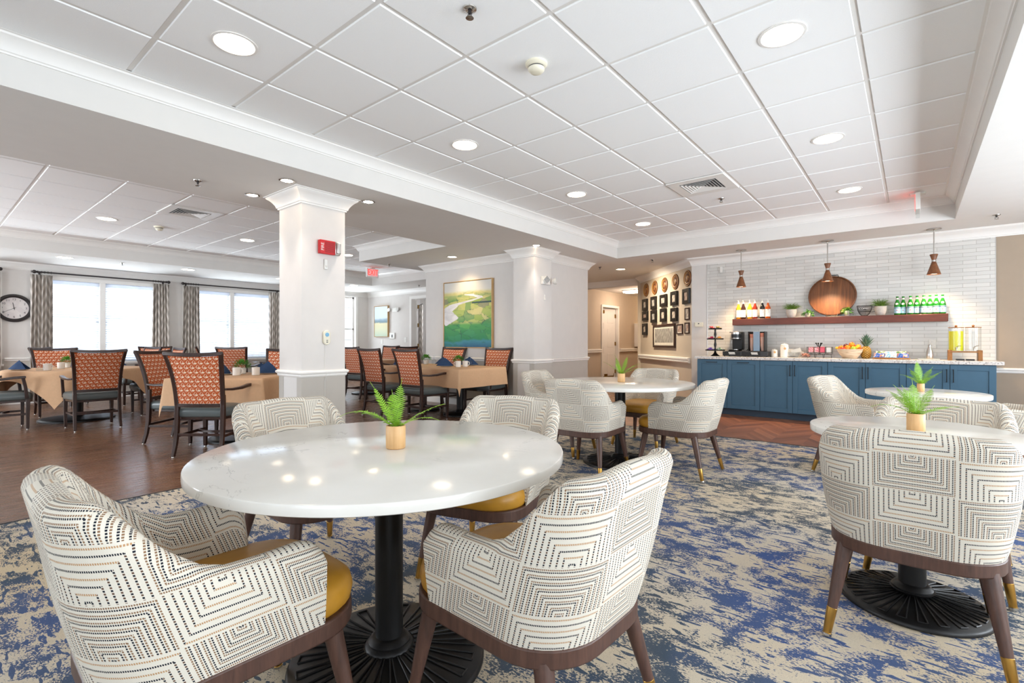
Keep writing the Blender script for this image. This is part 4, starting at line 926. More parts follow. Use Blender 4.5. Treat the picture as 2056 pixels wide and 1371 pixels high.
# ------------------------------------------------------------------ dark wood dining armchair
def make_dining(label):
    t = thing('dining_chair', label, 'chair', group='dark wood armchairs with rust patterned backs')
    def stile(z):  # y and half width of the back posts
        s = (z-.43)/.58; return -.235-.03*s-.085*max(0, s)**2.2, .222+.012*s+.034*max(0, s)**3
    ZT = 1.015
    m = MB()
    for sx in (-1, 1):
        pts = [];
        for k in range(11): z = .43+(ZT-.43)*k/10; y, hw = stile(z); pts.append((sx*hw, y, z))
        m.tube(pts, [1]*11, sq=(.036, .030))
    def rail(z, h, bow, th=.026):
        y, hw = stile(z); pts = [((-1+2*i/12)*hw, y-bow*(1-(-1+2*i/12)**2), z) for i in range(13)]; m.tube(pts, [1]*13, sq=(th, h))
    # curved crest: dips in the middle
    pts = []
    for i in range(13): u = -1+2*i/12; y, hw = stile(ZT-.012); pts.append((u*(hw+.016), y-.012*(1-u*u), ZT-.008-.014*(1-u*u)))
    m.tube(pts, [1]*13, sq=(.030, .036)); rail(.500, .034, .012); build('back_frame', m, 'darkwood', t, smooth=True, bevel=.005, angle=50)
    m = MB(); v = []; f = []; NU, NVv = 12, 12
    for s in (0, 1):
        for j in range(NVv+1):
            z = .514+(.985-.514)*j/NVv; y, hw = stile(z); hw -= .016
            for i in range(NU+1):
                u = -1+2*i/NU; ed = (1-abs(u)**6)*(1-abs(2*j/NVv-1)**6); v.append((u*hw, y-.012*(1-u*u)+(.011+.012*ed)*(1 if s else -.55), z-(.012*(1-u*u) if j == NVv else 0)))
    q = (NU+1)*(NVv+1)
    for j in range(NVv):
        for i in range(NU): a = j*(NU+1)+i; f.append([a, a+1, a+NU+2, a+NU+1][::1]); f.append([q+a, q+a+NU+1, q+a+NU+2, q+a+1])
    for i in range(NU): f.append([i, q+i, q+i+1, i+1]); a = NVv*(NU+1)+i; f.append([a, a+1, q+a+1, q+a])
    for j in range(NVv): a = j*(NU+1); f.append([a, a+NU+1, q+a+NU+1, q+a]); a += NU; f.append([a, q+a, q+a+NU+1, a+NU+1])
    m.add(v, f); build('backrest', m, 'rust', t, smooth=True, angle=60)
    # seat
    def outl(s): return [(-.215*s, -.225*s), (.215*s, -.225*s), (.262*s, .15*s), (.255*s, .235*s), (.20*s, .262*s), (-.20*s, .262*s), (-.255*s, .235*s), (-.262*s, .15*s)]
    m = MB(); v = []; pr = [(1.0, .380), (1.03, .395), (1.04, .43), (1.02, .456), (.94, .472), (.6, .482), (.2, .486)]
    for s, z in pr: v += [(x, y, z) for x, y in outl(s)]
    f = [[k*8+i, k*8+(i+1) % 8, (k+1)*8+(i+1) % 8, (k+1)*8+i] for k in range(len(pr)-1) for i in range(8)]+[list(range(8))[::-1], [(len(pr)-1)*8+i for i in range(8)]]
    m.add(v, f); build('seat', m, 'vinyl', t, smooth=True, bevel=.012, segs=3, angle=70)
    m = MB(); m.prism(outl(.95), .355, .39); build('seat_rail', m, 'darkwood', t, bevel=.004)
    for sx in (-1, 1):
        m = MB(); m.tube([(sx*.222, -.235, .60), (sx*.222, -.236, .40), (sx*.222, -.243, .25), (sx*.224, -.262, .12), (sx*.226, -.292, .012)], [1.05, 1.1, 1.05, .95, .85], sq=(.034, .036)); m.lathe([(.012, 0), (.012, .014)], 10, 1, T_(sx*.226, -.294, 0)); build('leg', m, ['darkwood', 'chrome'], t, bevel=.004)
        m = MB(); m.tube([(sx*.238, .225, .40), (sx*.236, .222, .012)], [1.1, .78], sq=(.038, .038)); m.lathe([(.012, 0), (.012, .014)], 10, 1, T_(sx*.236, .222, 0)); build('leg', m, ['darkwood', 'chrome'], t, bevel=.004)
        m = MB(); m.tube([(sx*.240, -.243, .655), (sx*.262, -.15, .648), (sx*.282, -.02, .652), (sx*.286, .10, .668), (sx*.280, .20, .672)], [.8, .9, 1.1, 1.2, 1.15], sq=(.036, .026)); m.tube([(sx*.278, .175, .665), (sx*.268, .20, .54), (sx*.258, .212, .40)], [1, .95, 1], sq=(.032, .034)); build('arm', m, 'darkwood', t, smooth=True, bevel=.005, angle=50)
        m = MB(); m.tube([(sx*.226, -.25, .20), (sx*.232, .225, .20)], 1, sq=(.016, .026)); build('stretcher', m, 'darkwood', t, bevel=.003)
    m = MB(); m.tube([(-.232+.464*i/10, .10-.09*(1-(2*i/10-1)**2), .20) for i in range(11)], 1, sq=(.018, .026)); build('stretcher', m, 'darkwood', t, bevel=.003)
    m = MB(); m.tube([(-.226, -.25, .215), (.226, -.25, .215)], 1, sq=(.016, .026)); build('stretcher', m, 'darkwood', t, bevel=.003)
    return t
fr_, rt_ = (-.631, .776), (.776, .631)
DIN = [
 (-5.52, 1.98, fr_[0], fr_[1], 'rust backed armchair nearest the camera, its whole back to us'),
 (-6.40, 1.98, rt_[0], rt_[1], 'rust backed armchair partly hidden behind the nearest rust backed armchair'),
 (-6.62, 3.10, .631, -.776, 'bright orange armchair facing us across the square table by the alarm pillar'),
 (-8.30, 1.53, -1, 0, 'rust backed armchair with its back to us at the round table on the far left'),
 (-10.15, 1.46, 1, 0, 'rust backed armchair facing us across the far left round table'),
 (-8.95, .74, 0, 1, 'armchair with only its seat in view at the left edge of the photo'),
 (-9.25, 2.45, 0, -1, 'armchair seen sideways at the right end of the far left round table'),
 (-11.45, 1.72, .6, .8, 'armchair of which only the dark crest shows in front of the first blind'),
 (-10.9, 2.55, .2, -1, 'small distant armchair just right of the curtain beside the first blind'),
 (-11.6, 3.08, 1, -.3, 'distant armchair with dark crest below the curtain between the two windows'),
 (-11.2, 4.04, .3, 1, 'distant armchair in front of the left pane of the second window'),
 (-10.0, 4.02, -.7, .7, 'shaded distant armchair in front of the mullion of the second window'),
 (-10.64, 4.92, -.3, -1, 'distant armchair with a dark crest beside the alarm pillar'),
 (-5.42, 4.67, 0, 1, 'right one of the two armchairs with backs to us at the long cloth covered table'),
 (-6.27, 4.67, 0, 1, 'left one of the two armchairs with backs to us at the long cloth covered table'),
 (-5.24, 5.78, .05, -1, 'armchair across the long table at its right end, under the painting corner'),
 (-6.28, 5.78, .05, -1, 'armchair across the long table under the left edge of the landscape painting'),
 (-8.42, 5.70, -.1, 1, 'shaded armchair with its back to us just right of the alarm pillar'),
 (-8.42, 6.50, -1, 0, 'distant armchair seen sideways in front of the far bright wall'),
 (-9.75, 7.05, .1, -1, 'distant armchair whose crest shows under the tall far window'),
]
din0 = None
for i, (x, y, dx, dy, lab) in enumerate(DIN):
    if i == 0: din0 = make_dining(lab); din0.location = (x, y, 0); din0.rotation_euler = (0, 0, facing(dx, dy))
    else: dup(din0, (x, y, 0), facing(dx, dy), lab)

# ------------------------------------------------------------------ cloth covered tables
def cloth(label, x, y, rz, half, over, round_R=0, cl=None, H=.732, seed=0):
    rnd = random.Random(seed); a, b = (cl, cl) if round_R else (half[0]+over, half[1]+over); n = 84; v = []; f = []
    ph = [rnd.uniform(0, 6.28) for _ in range(5)]
    for j in range(n+1):
        for i in range(n+1):
            X, Y = (2*i/n-1)*a, (2*j/n-1)*b
            if round_R:
                d = hypot(X, Y); t = max(0, d-round_R); px, py = (X, Y) if t == 0 else (X/d*round_R, Y/d*round_R); nx, ny = (X/d, Y/d) if d else (0, 0); al = atan2(Y, X)*round_R
            else:
                px, py = max(-half[0], min(half[0], X)), max(-half[1], min(half[1], Y)); dx, dy = X-px, Y-py; t = hypot(dx, dy); nx, ny = (dx/t, dy/t) if t else (0, 0); al = px+py*1.3+atan2(ny, nx)*.16
            wv = (.045*sin(al*9+ph[0])+.03*sin(al*17+ph[1])) if t else 0
            if not round_R and t: wv *= .35
            fl = .012*min(1, t/.02)+t*(.10+wv*1.6) ; 
            if t: tt = max(0, t-.012); z = H-tt*.985
            else: z = H
            v.append((px+nx*fl, py+ny*fl, z))
    for j in range(n):
        for i in range(n): q = j*(n+1)+i; f.append([q, q+1, q+n+2, q+n+1])
    mb = MB(); mb.add(v, f); o = build('tablecloth', mb, 'tan', smooth=True, loc=(x, y, 0), rot=(0, 0, rz), angle=180)
    return tag(o, label, 'tablecloth')
def cloth_table(label, x, y, rz, half=None, R=0, bases=((0, 0),), Rb=.27, legs=False):
    t = thing('dining_table', label, 'table', (x, y, 0), rz); m = MB()
    if R: m.lathe([(R-.004, .695), (R, .70), (R, .723), (R-.004, .728)], 64)
    else: m.box((-half[0], -half[1], .695), (half[0], half[1], .728))
    build('tabletop', m, 'darkwood', t)
    for bx, by in bases:
        m = MB(); m.lathe([(Rb, .002), (Rb, .02), (Rb*.94, .032), (Rb*.9, .034), (.08, .05), (.065, .07), (.052, .09)], 48, 0, T_(bx, by)); build('base_plate', m, 'black', t, smooth=True)
        m = MB(); m.lathe([(.052, .06), (.052, .70)], 24, 0, T_(bx, by)); build('pedestal', m, 'black', t, smooth=True)
cloth_table('round table under the peach cloth on the far left', -9.35, 1.55, 0, R=.76, Rb=.43); cloth('peach tablecloth with long pointed corners over the far left round table', -9.35, 1.55, R_(20), None, 0, .762, .90, seed=3)
RB = atan2(.631, .776); cloth_table('square table under a peach cloth left of the alarm pillar', -6.01, 2.42, RB, (.50, .50), Rb=.33); cloth('peach tablecloth on the square table left of the alarm pillar', -6.01, 2.42, RB, (.505, .505), .30, seed=5)
cloth_table('long table under a peach cloth in front of the landscape painting', -5.78, 5.33, 0, (.90, .49), bases=((.42, 0), (-.42, 0)), Rb=.26); cloth('peach tablecloth on the long table in front of the painting', -5.78, 5.33, 0, (.905, .495), .28, seed=8)
cloth_table('distant table under a tan cloth right of the alarm pillar', -9.15, 6.25, 0, R=.6, Rb=.3); cloth('tan tablecloth on the distant table right of the alarm pillar', -9.15, 6.25, .3, None, 0, .602, .80, seed=2)

TZ = .7335
def napkin(x, y, rz, label, s=1.0, seed=0):
    rnd = random.Random(seed); t = thing('napkin', label, 'napkin', (x, y, TZ+.013), rz, 'folded navy napkins on the cloth covered tables'); m = MB()
    # tent fold: two leaning triangular wings with a ridge and a front flap
    A = (0, 0, .115*s); B = (-.13*s, -.035*s, .0); Cc = (.135*s, -.02*s, 0); D = (-.02*s, .075*s, .0); E = (.02*s, -.075*s, .0); F = (.055*s, -.01*s, .075*s); G = (-.06*s, .0, .07*s)
    m.add([A, B, E, Cc, D, F, G], [[0, 6, 1, 2], [0, 2, 3, 5], [0, 5, 3, 4], [0, 4, 1, 6], [1, 4, 3, 2]]); o = build('folded_cloth', m, 'napkin', t, bevel=.006, segs=2)
    m = MB(); m.add([(.0, .02, .095*s), (-.10*s, .05*s, .0), (-.05*s, .10*s, 0), (.06*s, .09*s, 0)], [[0, 1, 2], [0, 2, 3], [0, 3, 1], [1, 3, 2]]); build('back_fold', m, 'napkin', t, bevel=.004)
def plate(x, y, label, r=.11):
    m = MB(); m.lathe([(r*.55, 0), (r*.6, .002), (r*.95, .011), (r, .013), (r*.97, .014), (r*.6, .006), (.001, .005)], 40); tag(build('plate', m, 'china', smooth=True, loc=(x, y, TZ)), label, 'plate', 'white bread plates under the napkins')
def mug(x, y, rz, label):
    t = thing('mug', label, 'mug', (x, y, TZ), rz, 'white mugs on the cloth covered tables')
    m = MB(); m.lathe([(.038, 0), (.042, .004), (.043, .088), (.041, .09), (.039, .088), (.037, .01), (.001, .008)], 28); build('body', m, 'china', t, smooth=True)
    m = MB(); m.tube([(.042, 0, .074), (.062, 0, .074), (.072, 0, .058), (.070, 0, .036), (.055, 0, .020), (.041, 0, .018)], .0055, 8); build('handle', m, 'china', t, smooth=True)
def goblet(x, y, label):
    t = thing('goblet', label, 'glass', (x, y, TZ), 0, 'upturned water goblets on the cloth covered tables')
    m = MB(); m.lathe([(.034, 0), (.040, .02), (.042, .045), (.036, .07), (.018, .088), (.006, .094)], 24, capb=False, capt=False); build('bowl', m, 'glassware', t, smooth=True)
    m = MB(); m.lathe([(.006, .094), (.0045, .11), (.0055, .135)], 12); build('stem', m, 'glassware', t, smooth=True)
    m = MB(); m.lathe([(.006, .135), (.030, .141), (.034, .143), (.034, .1445), (.001, .146)], 24, capb=False); build('foot', m, 'glassware', t, smooth=True)
def ballplant(x, y, label, r=.06):
    t = thing('potted_plant', label, 'potted plant', (x, y, TZ), 0, None)
    m = MB(); m.lathe([(.034, 0), (.038, .003), (.044, .07), (.041, .072), (.038, .06), (.001, .058)], 24); build('pot', m, 'china', t, smooth=True)
    m = MB(); rnd = random.Random(int(x*100))
    for i in range(420):
        u = rnd.uniform(-.5, 1); q = rnd.uniform(0, 6.28); rr = r*rnd.uniform(.6, 1.05); p = Vector((rr*sqrt(1-u*u)*cos(q)*1.1, rr*sqrt(1-u*u)*sin(q)*1.1, .10+rr*u*.85)); d = (p-Vector((0, 0, .09))).normalized(); s = Vector((-sin(q), cos(q), rnd.uniform(-.5, .5))).normalized()*.008
        m.add([p-s, p+d*.014, p+s, p-d*.008], [[0, 1, 2, 3]])
    build('leaves', m, 'leaf', t)
def shift(x, y): return (x-.2, y+.11) if -6.7 < x and y < 3.5 else ((x-.12, y+.24) if y > 4 else (x-.05, y))
for x, y, rz, lab, s in ((-9.28, .95, .5, 'navy napkin at the left edge on the far left round table', 1.1), (-9.62, 2.05, 1.4, 'navy napkin at the right end of the far left round table', 1.1), (-9.80, 1.62, 1.2, 'small navy napkin behind the mug on the far left round table', .8), (-9.82, 1.98, 2.6, 'navy napkin furthest back at the right of the far left table', 1.0),
                    (-6.05, 2.22, 2.3, 'navy napkin left of the plant on the square table', 1.0), (-5.79, 2.62, .6, 'wide navy napkin beside the alarm pillar on the square table', 1.25), (-6.06, 2.66, 2.0, 'dark navy napkin behind the wide one', 1.0),
                    (-5.46, 4.99, .5, 'navy napkin at the front middle of the long table', 1.1), (-5.95, 5.40, .5, 'navy napkin at the back of the long table', 1.05), (-5.42, 5.48, .7, 'navy napkin right of the plant on the long table', 1.15), (-6.35, 4.80, 2.6, 'navy napkin between the two armchair backs at the long table', 1.0)):
    x, y = shift(x, y); napkin(x, y, rz, lab, s, 1); plate(x+.02, y+.0, lab.replace('navy napkin', 'plate under the napkin').replace('small ', '').replace('wide ', '').replace('dark ', ''))
for x, y, rz, lab in ((-8.93, 1.18, 2.2, 'white mug behind the goblet at the left of the far left round table'), (-9.35, 1.38, 3.6, 'white mug with its handle to the left on the far left round table'), (-5.78, 2.26, .7, 'white mug with its handle to the right left of the goblet on the square table'), (-5.66, 2.42, 2.2, 'white mug behind the goblet near the alarm pillar on the square table'),
                      (-5.22, 5.03, 3.4, 'left white mug in front of the ball plant on the long table'), (-5.20, 5.16, 1.2, 'right white mug in front of the ball plant on the long table')):
    mug(*shift(x, y), rz, lab)
for x, y, lab in ((-8.86, 1.10, 'upturned goblet at the left of the far left round table'), (-6.20, 2.38, 'upturned goblet left of the plant on the square table'), (-5.74, 2.46, 'upturned goblet right of the plant on the square table'), (-6.0, 2.56, 'upturned goblet behind the plant on the square table'), (-5.66, 5.35, 'upturned goblet left of the ball plant on the long table'), (-5.34, 5.42, 'upturned goblet right of the ball plant on the long table'), (-6.12, 5.35, 'upturned goblet at the left part of the long table'), (-6.06, 5.46, 'second upturned goblet at the left part of the long table')):
    goblet(*shift(x, y), lab)
ballplant(-6.22, 2.53, 'loose green plant in a white pot on the square table', .085); ballplant(-5.59, 5.52, 'round green ball plant in a white pot on the long table', .075); ballplant(-6.45, 5.60, 'green ball plant behind the armchair back on the long table', .075); ballplant(-9.75, 1.50, 'green plant in a pot on the far left round table', .075)
# ------------------------------------------------------------------ kitchen cabinets and counter
CT = .889
edges = [-2.644, -2.194, -1.735, -1.313, -.893, -.475, -.057, .352, .755]
def cabinet(x0, x1, doors, label, pull=False):
    t = thing('base_cabinet', label, 'cabinet', (x0, 7.92, 0), 0, 'blue base cabinets along the tiled wall'); W_ = x1-x0
    m = MB(); m.box((.002, 0, .10), (W_-.002, .555, .845)); build('carcass', m, 'cab', t)
    m = MB(); m.box((0, .06, 0), (W_, .08, .10)); build('toe_kick', m, 'toe', t)
    for k, (a, b, hx) in enumerate(doors):
        a -= x0; b -= x0; m = MB(); g = .0025; y0, y1 = -.020, 0; fz = .062
        z0, z1 = .103, .838
        m.box((a+g, y0, z0), (a+g+fz, y1, z1)); m.box((b-g-fz, y0, z0), (b-g, y1, z1)); m.box((a+g+fz, y0, z0), (b-g-fz, y1, z0+fz)); m.box((a+g+fz, y0, z1-fz), (b-g-fz, y1, z1)); m.box((a+g+fz, y0+.010, z0+fz), (b-g-fz, y1, z1-fz))
        d = build('door', m, 'cab', t, bevel=.0015)
        m = MB()
        if pull: c = (a+b)/2; m.tube([(c-.078, -.022, .802), (c-.078, -.046, .802), (c+.078, -.046, .802), (c+.078, -.022, .802)], 1, sq=(.009, .009))
        else: c = (b-.030) if hx > 0 else (a+.030); m.tube([(c, -.022, .632), (c, -.046, .632), (c, -.046, .782), (c, -.022, .782)], 1, sq=(.009, .009))
        build('handle', m, 'black', d, bevel=.002)
e = edges
cabinet(e[0], e[1], [(e[0], e[1], 0)], 'narrow blue cabinet at the left end with a horizontal pull', True)
cabinet(e[1], e[2], [(e[1], e[2], 0)], 'second blue cabinet from the left, with a horizontal pull', True)
cabinet(e[2], e[4], [(e[2], e[3], 1), (e[3], e[4], -1)], 'two door blue cabinet below the jars and fruit bowl')
cabinet(e[4], e[6], [(e[4], e[5], 1), (e[5], e[6], -1)], 'two door blue cabinet behind the left tub chair of the farthest table')
cabinet(e[6], e[8], [(e[6], e[7], 1), (e[7], e[8], -1)], 'two door blue cabinet at the right end behind the ferns')
m = MB(); m.box((-2.68, 7.87, CT-.042), (.815, YK-.012, CT)); tag(build('countertop', m, 'granite', bevel=.004), 'speckled white stone countertop running over all the blue cabinets', 'countertop')
m = MB(); m.box((-2.205, 8.23, 1.375), (.353, YK-.012, 1.472)); tag(build('wall_shelf', m, 'shelfwood', bevel=.004), 'long mahogany floating shelf on the tiled wall', 'shelf')
SZ = 1.473
# pendants
for x, l in ((-2.055, 'left'), (-.921, 'middle'), (.212, 'right')):
    t = thing('pendant_lamp', {'left': 'wooden hourglass pendant lamp above the syrup bottles', 'middle': 'wooden hourglass pendant lamp in front of the round tray', 'right': 'wooden hourglass pendant lamp above the green bottles'}[l], 'pendant lamp', (x, 8.15, SOF), 0, 'pendant lamps')
    m = MB(); m.lathe([(.075, -.001), (.075, -.016), (.068, -.022), (.01, -.024)], 32, capb=False); build('canopy', m, 'chrome', t, smooth=True)
    m = MB(); m.lathe([(.0065, -.02), (.0065, -.325)], 12); build('stem', m, 'chrome', t, smooth=True)
    m = MB(); m.lathe([(.040, -.318), (.042, -.322), (.022, -.388), (.021, -.392)], 32); build('upper_shade', m, 'pendwood', t, smooth=True, angle=60)
    m = MB(); m.lathe([(.021, -.388), (.023, -.39), (.023, -.412), (.021, -.414)], 24); build('band', m, 'chrome', t, smooth=True)
    m = MB(); m.lathe([(.021, -.412), (.024, -.418), (.072, -.572), (.070, -.572), (.030, -.45), (.02, -.43)], 40, capb=False, capt=False); build('lower_shade', m, 'pendwood', t, smooth=True, angle=60)
    m = MB(); m.lathe([(.064, -.560), (.001, -.560)], 32, capb=False, capt=True); build('bulb_lens', m, 'lampwarm', t)
    spot('lamp', (0, 0, -.575), 64, (1, .70, .42), 124, .9, .04, parent=t)
# round wooden tray with iron handles, leaning on the wall
t = thing('round_tray', 'large round wooden tray with iron handles leaning on the tiled wall', 'tray', (-.895, 8.36, SZ)); t.rotation_euler = (R_(-9), 0, 0)
Rt = .295
m = MB(); T = T_(0, 0, Rt+.012, rx=R_(90)); m.lathe([(.001, -.012), (Rt-.006, -.012), (Rt, -.008), (Rt, .016), (Rt-.004, .020), (Rt-.016, .020), (Rt-.018, .0), (.001, .0)], 96, 0, T, sy=.98); build('board', m, 'traywood', t, smooth=True, angle=50)
for s, nm in ((1, 'top'), (-1, 'bottom')):
    m = MB(); zc = Rt+.012+s*(Rt*.98-.004); m.tube([(-.075, -.02, zc-s*.018), (-.07, -.028, zc+s*.012), (.07, -.028, zc+s*.012), (.075, -.02, zc-s*.018)], 1, sq=(.012, .008)); build('handle', m, 'black', t, bevel=.002)
# syrup bottles with pump caps
def syrup(x, mat, lab):
    t = thing('syrup_bottle', lab, 'bottle', (x, 8.36, SZ), 0, 'coffee syrup bottles at the left end of the shelf')
    m = MB(); m.lathe([(.033, 0), (.036, .004), (.0365, .16), (.034, .178), (.022, .205), (.0135, .232), (.0135, .246)], 24); build('bottle_body', m, mat, t, smooth=True)
    m = MB(); m.lathe([(.0370, .03), (.0370, .145)], 24, capb=False, capt=False); build('label', m, 'lab_white', t, smooth=True)
    m = MB(); m.lathe([(.016, .244), (.016, .262), (.009, .266), (.006, .285), (.005, .292)], 16); m.box((-.006, -.045, .286), (.006, .006, .295)); build('pump_cap', m, 'plastic', t, smooth=True, bevel=.002)
for x, mt, lb in ((-2.146, 'syr_gold', 'leftmost syrup bottle on the shelf, golden with a cream label'), (-2.075, 'syr_dark', 'dark brown syrup bottle, second from the shelf end'), (-1.980, 'syr_lem', 'yellow syrup bottle, third from the shelf end'), (-1.905, 'syr_red', 'red brown syrup bottle, fourth from the shelf end'), (-1.800, 'syr_black', 'black syrup bottle with a pale green label'), (-1.722, 'syr_amber', 'amber orange syrup bottle, nearest the shelf plants')): syrup(x, mt, lb)
# green water bottles
def gbottle(x, y, lab, rz):
    t = thing('water_bottle', lab, 'bottle', (x, y, SZ), rz, 'green water bottles at the right end of the shelf')
    m = MB(); m.lathe([(.030, 0), (.034, .005), (.0345, .12), (.033, .135), (.024, .168), (.0145, .20), (.013, .232)], 24); build('bottle_body', m, 'grn', t, smooth=True)
    m = MB(); m.lathe([(.0352, .022), (.0352, .105)], 24, capb=False, capt=False); l = build('label', m, 'lab_sp', t, smooth=True)
    m = MB()
    for i in range(5): a = pi/2*1+2*pi*i/5; m.add([(0, -.0356, .062), (.009*cos(a), -.0358, .062+.009*sin(a)), (.004*cos(a+.63), -.0358, .062+.004*sin(a+.63)), (.004*cos(a-.63), -.0358, .062+.004*sin(a-.63))], [[0, 3, 1, 2]])
    build('star_print', m, 'star', l)
    m = MB(); m.lathe([(.0356, .090), (.0356, .098)], 24, capb=False, capt=False); build('print_band', m, 'ink', l, smooth=True)
    m = MB()
    for i in range(16): a = 2*pi*i/16; m.add([(0, 0, 0), (.017*cos(a), 0, .015*sin(a)), (.017*cos(a+.4), 0, .015*sin(a+.4))], [[0, 2, 1]], 0, T_(0, -.0312, .147, rx=R_(-20)))
    build('neck_label', m, 'lab_white', t)
    m = MB(); m.lathe([(.0145, .205), (.014, .226)], 16, capb=False, capt=False); build('neck_band', m, 'lab_white', t)
    m = MB(); m.lathe([(.0145, .230), (.0150, .244), (.013, .247)], 16); build('cap', m, 'grn', t, smooth=True)
for i, (x, y) in enumerate(((-.154, 8.33), (-.092, 8.37), (-.018, 8.33), (.050, 8.37), (.117, 8.33), (.180, 8.37), (.240, 8.32), (.302, 8.35))):
    gbottle(x, y, ['leftmost green water bottle', 'second green water bottle from the left', 'third green water bottle from the left', 'fourth green water bottle from the left', 'fourth green water bottle from the right', 'third green water bottle from the right', 'second green water bottle from the right', 'rightmost green water bottle'][i]+' on the shelf', R_(-4+2*(i % 3)))
# shelf plants
def shelfplant(x, lab, r, h, kind, seed):
    rnd = random.Random(seed); t = thing('shelf_plant', lab, 'potted plant', (x, 8.35, SZ)); m = MB(); m.lathe([(r*.62, 0), (r*.72, .004), (r*1.0, h*.6), (r*1.02, h), (r*.94, h), (r*.9, h-.01), (.001, h-.012)], 32); build('pot', m, 'concrete', t, smooth=True, angle=60)
    m = MB()
    if kind == 'grass':
        for i in range(150):
            az = rnd.uniform(0, 6.28); el = rnd.uniform(.5, 1.5); L = rnd.uniform(.09, .155); p = Vector((rnd.uniform(-1, 1)*r*.5, rnd.uniform(-1, 1)*r*.5, h-.01)); pts = []
            for k in range(5): pts.append(p.copy()); p = p+Vector((cos(az)*cos(el), sin(az)*cos(el)*.6, sin(el)))*L/4; el -= .28
            m.tube(pts, [.0026, .0024, .002, .0014, .0005], 3)
            for k in (1, 2, 3):
                d = Vector((rnd.uniform(-1, 1), rnd.uniform(-1, 1), rnd.uniform(0, 1))).normalized()*.016; q = pts[k]; m.add([q, q+d+Vector((.003, 0, 0)), q+d*1.2], [[0, 1, 2]])
        build('foliage', m, 'leafd', t)
    else:
        for i in range(170):
            az = rnd.uniform(0, 6.28); rr = rnd.uniform(.0, 1)**.6; p = Vector((cos(az)*rr*.085, sin(az)*rr*.055, h+.03*(1-rr)+rnd.uniform(-.03, .035)-.03*rr*rr)); s = rnd.uniform(.010, .017); u = Vector((rnd.uniform(-1, 1), rnd.uniform(-1, 1), rnd.uniform(-.4, .6))).normalized(); w_ = u.cross(Vector((rnd.uniform(-1, 1), rnd.uniform(-1, 1), 1))).normalized()
            m.add([p-u*s, p+w_*s*.5, p+u*s, p-w_*s*.5], [[0, 1, 2, 3]])
            if i % 5 == 0: m.tube([(0, 0, h-.01), p*.5+Vector((0, 0, h*.6)), p], .0012, 3)
        build('foliage', m, 'leaf', t)
shelfplant(-1.402, 'grassy plant in a cement pot between the syrup bottles and the tray', .069, .125, 'grass', 1)
shelfplant(-1.192, 'low leafy plant in a small cement pot left of the round tray', .036, .066, 'leafy', 2)
shelfplant(-.712, 'light green leafy plant in a small pot in front of the round tray', .034, .078, 'leafy', 3)
shelfplant(-.334, 'grassy plant in a cement pot left of the green bottles', .068, .125, 'grass', 4)
# coffee wire basket
t = thing('wire_basket', 'black wire cup-shaped basket with a COFFEE plate on the shelf', 'basket', (-.510, 8.33, SZ)); m = MB()
prof = [(.034, .003), (.052, .022), (.072, .06), (.083, .10), (.087, .138)]
for i in range(26): a = 2*pi*i/26; m.tube([(r*cos(a), r*sin(a), z) for r, z in prof], .0016, 4)
for r, z in (prof[0], prof[2], prof[4]): m.tube([(r*cos(2*pi*i/32), r*sin(2*pi*i/32), z) for i in range(33)], .0028, 5)
build('wire_body', m, 'black', t, smooth=True)
m = MB(); m.tube([(.086, 0, .12), (.112, 0, .118), (.124, 0, .09), (.112, 0, .058), (.074, 0, .05)], .0035, 6); build('handle', m, 'black', t, smooth=True)
m = MB(); m.box((-.058, -.091, .078), (.058, -.087, .112)); pl = build('name_plate', m, 'black', t, bevel=.001); text('plate_letters', 'COFFEE', .032, 'plastic', pl, (0, -.0925, .095), (pi/2, 0, 0), .001)

# ------------------------------------------------------------------ things on the counter
YC = 8.15
t = thing('tiered_stand', 'black three tier stand holding coffee pods at the left end of the counter', 'tiered tray', (-2.442, YC, CT))
m = MB(); m.lathe([(.070, 0), (.068, .006), (.045, .022), (.022, .045), (.014, .075), (.012, .085)], 28); build('foot', m, 'black', t, smooth=True)
for z, r in ((.085, .148), (.262, .124), (.425, .100)):
    m = MB(); m.lathe([(.001, z), (r-.004, z), (r, z+.004), (r, z+.018), (r-.004, z+.018), (r-.006, z+.006), (.001, z+.006)], 40); build('tier', m, 'black', t, smooth=True, angle=50)
for a, b in ((.09, .262), (.266, .425)):
    m = MB(); L = b-a; m.lathe([(.012, a), (.016, a+L*.1), (.010, a+L*.2), (.021, a+L*.5), (.012, a+L*.8), (.015, a+L*.9), (.010, b)], 20); build('baluster', m, 'black', t, smooth=True)
def heap(x, y, z, mat, name, lab, cat, grp, n, sx, sy, seed, size=.022):
    rnd = random.Random(seed)
    for i in range(n):
        layer = 0 if i < n*.65 else 1; q = rnd.uniform(0, 6.28); r = sqrt(rnd.uniform(0, 1))*(1 if layer == 0 else .5)
        o = MB(); s = size; o.lathe([(s*.7, 0), (s*.95, s*.25), (s, s*.7), (s*1.1, s*.95), (.001, s*1.0)], 12)
        ob = build(name, o, mat, smooth=True, loc=(x+cos(q)*r*sx, y+sin(q)*r*sy, z+.001+layer*size*.95), rot=(rnd.uniform(-.35, .35), rnd.uniform(-.35, .35), q)); tag(ob, lab, cat, grp)
for dx, z, mt, lb in ((-.055, .443, 'wr_red', 'red coffee pod on the top tier of the black stand'), (.045, .443, 'wr_gold', 'gold and grey coffee pod on the top tier of the black stand'), (-.06, .280, 'wr_pink', 'magenta coffee pod on the middle tier of the black stand'), (.055, .280, 'wr_or', 'orange coffee pod on the middle tier of the black stand'), (-.075, .103, 'wr_pur', 'purple coffee pod on the bottom tier of the black stand'), (.065, .103, 'wr_grn', 'green and white coffee pod on the bottom tier of the black stand')):
    heap(-2.442+dx, YC, CT+z-.010, mt, 'coffee_pod', lb, 'coffee pod', lb.replace('pod', 'pods'), 7 if z > .4 else 11, .035 if z > .4 else .05, .05, int(z*100), .019)
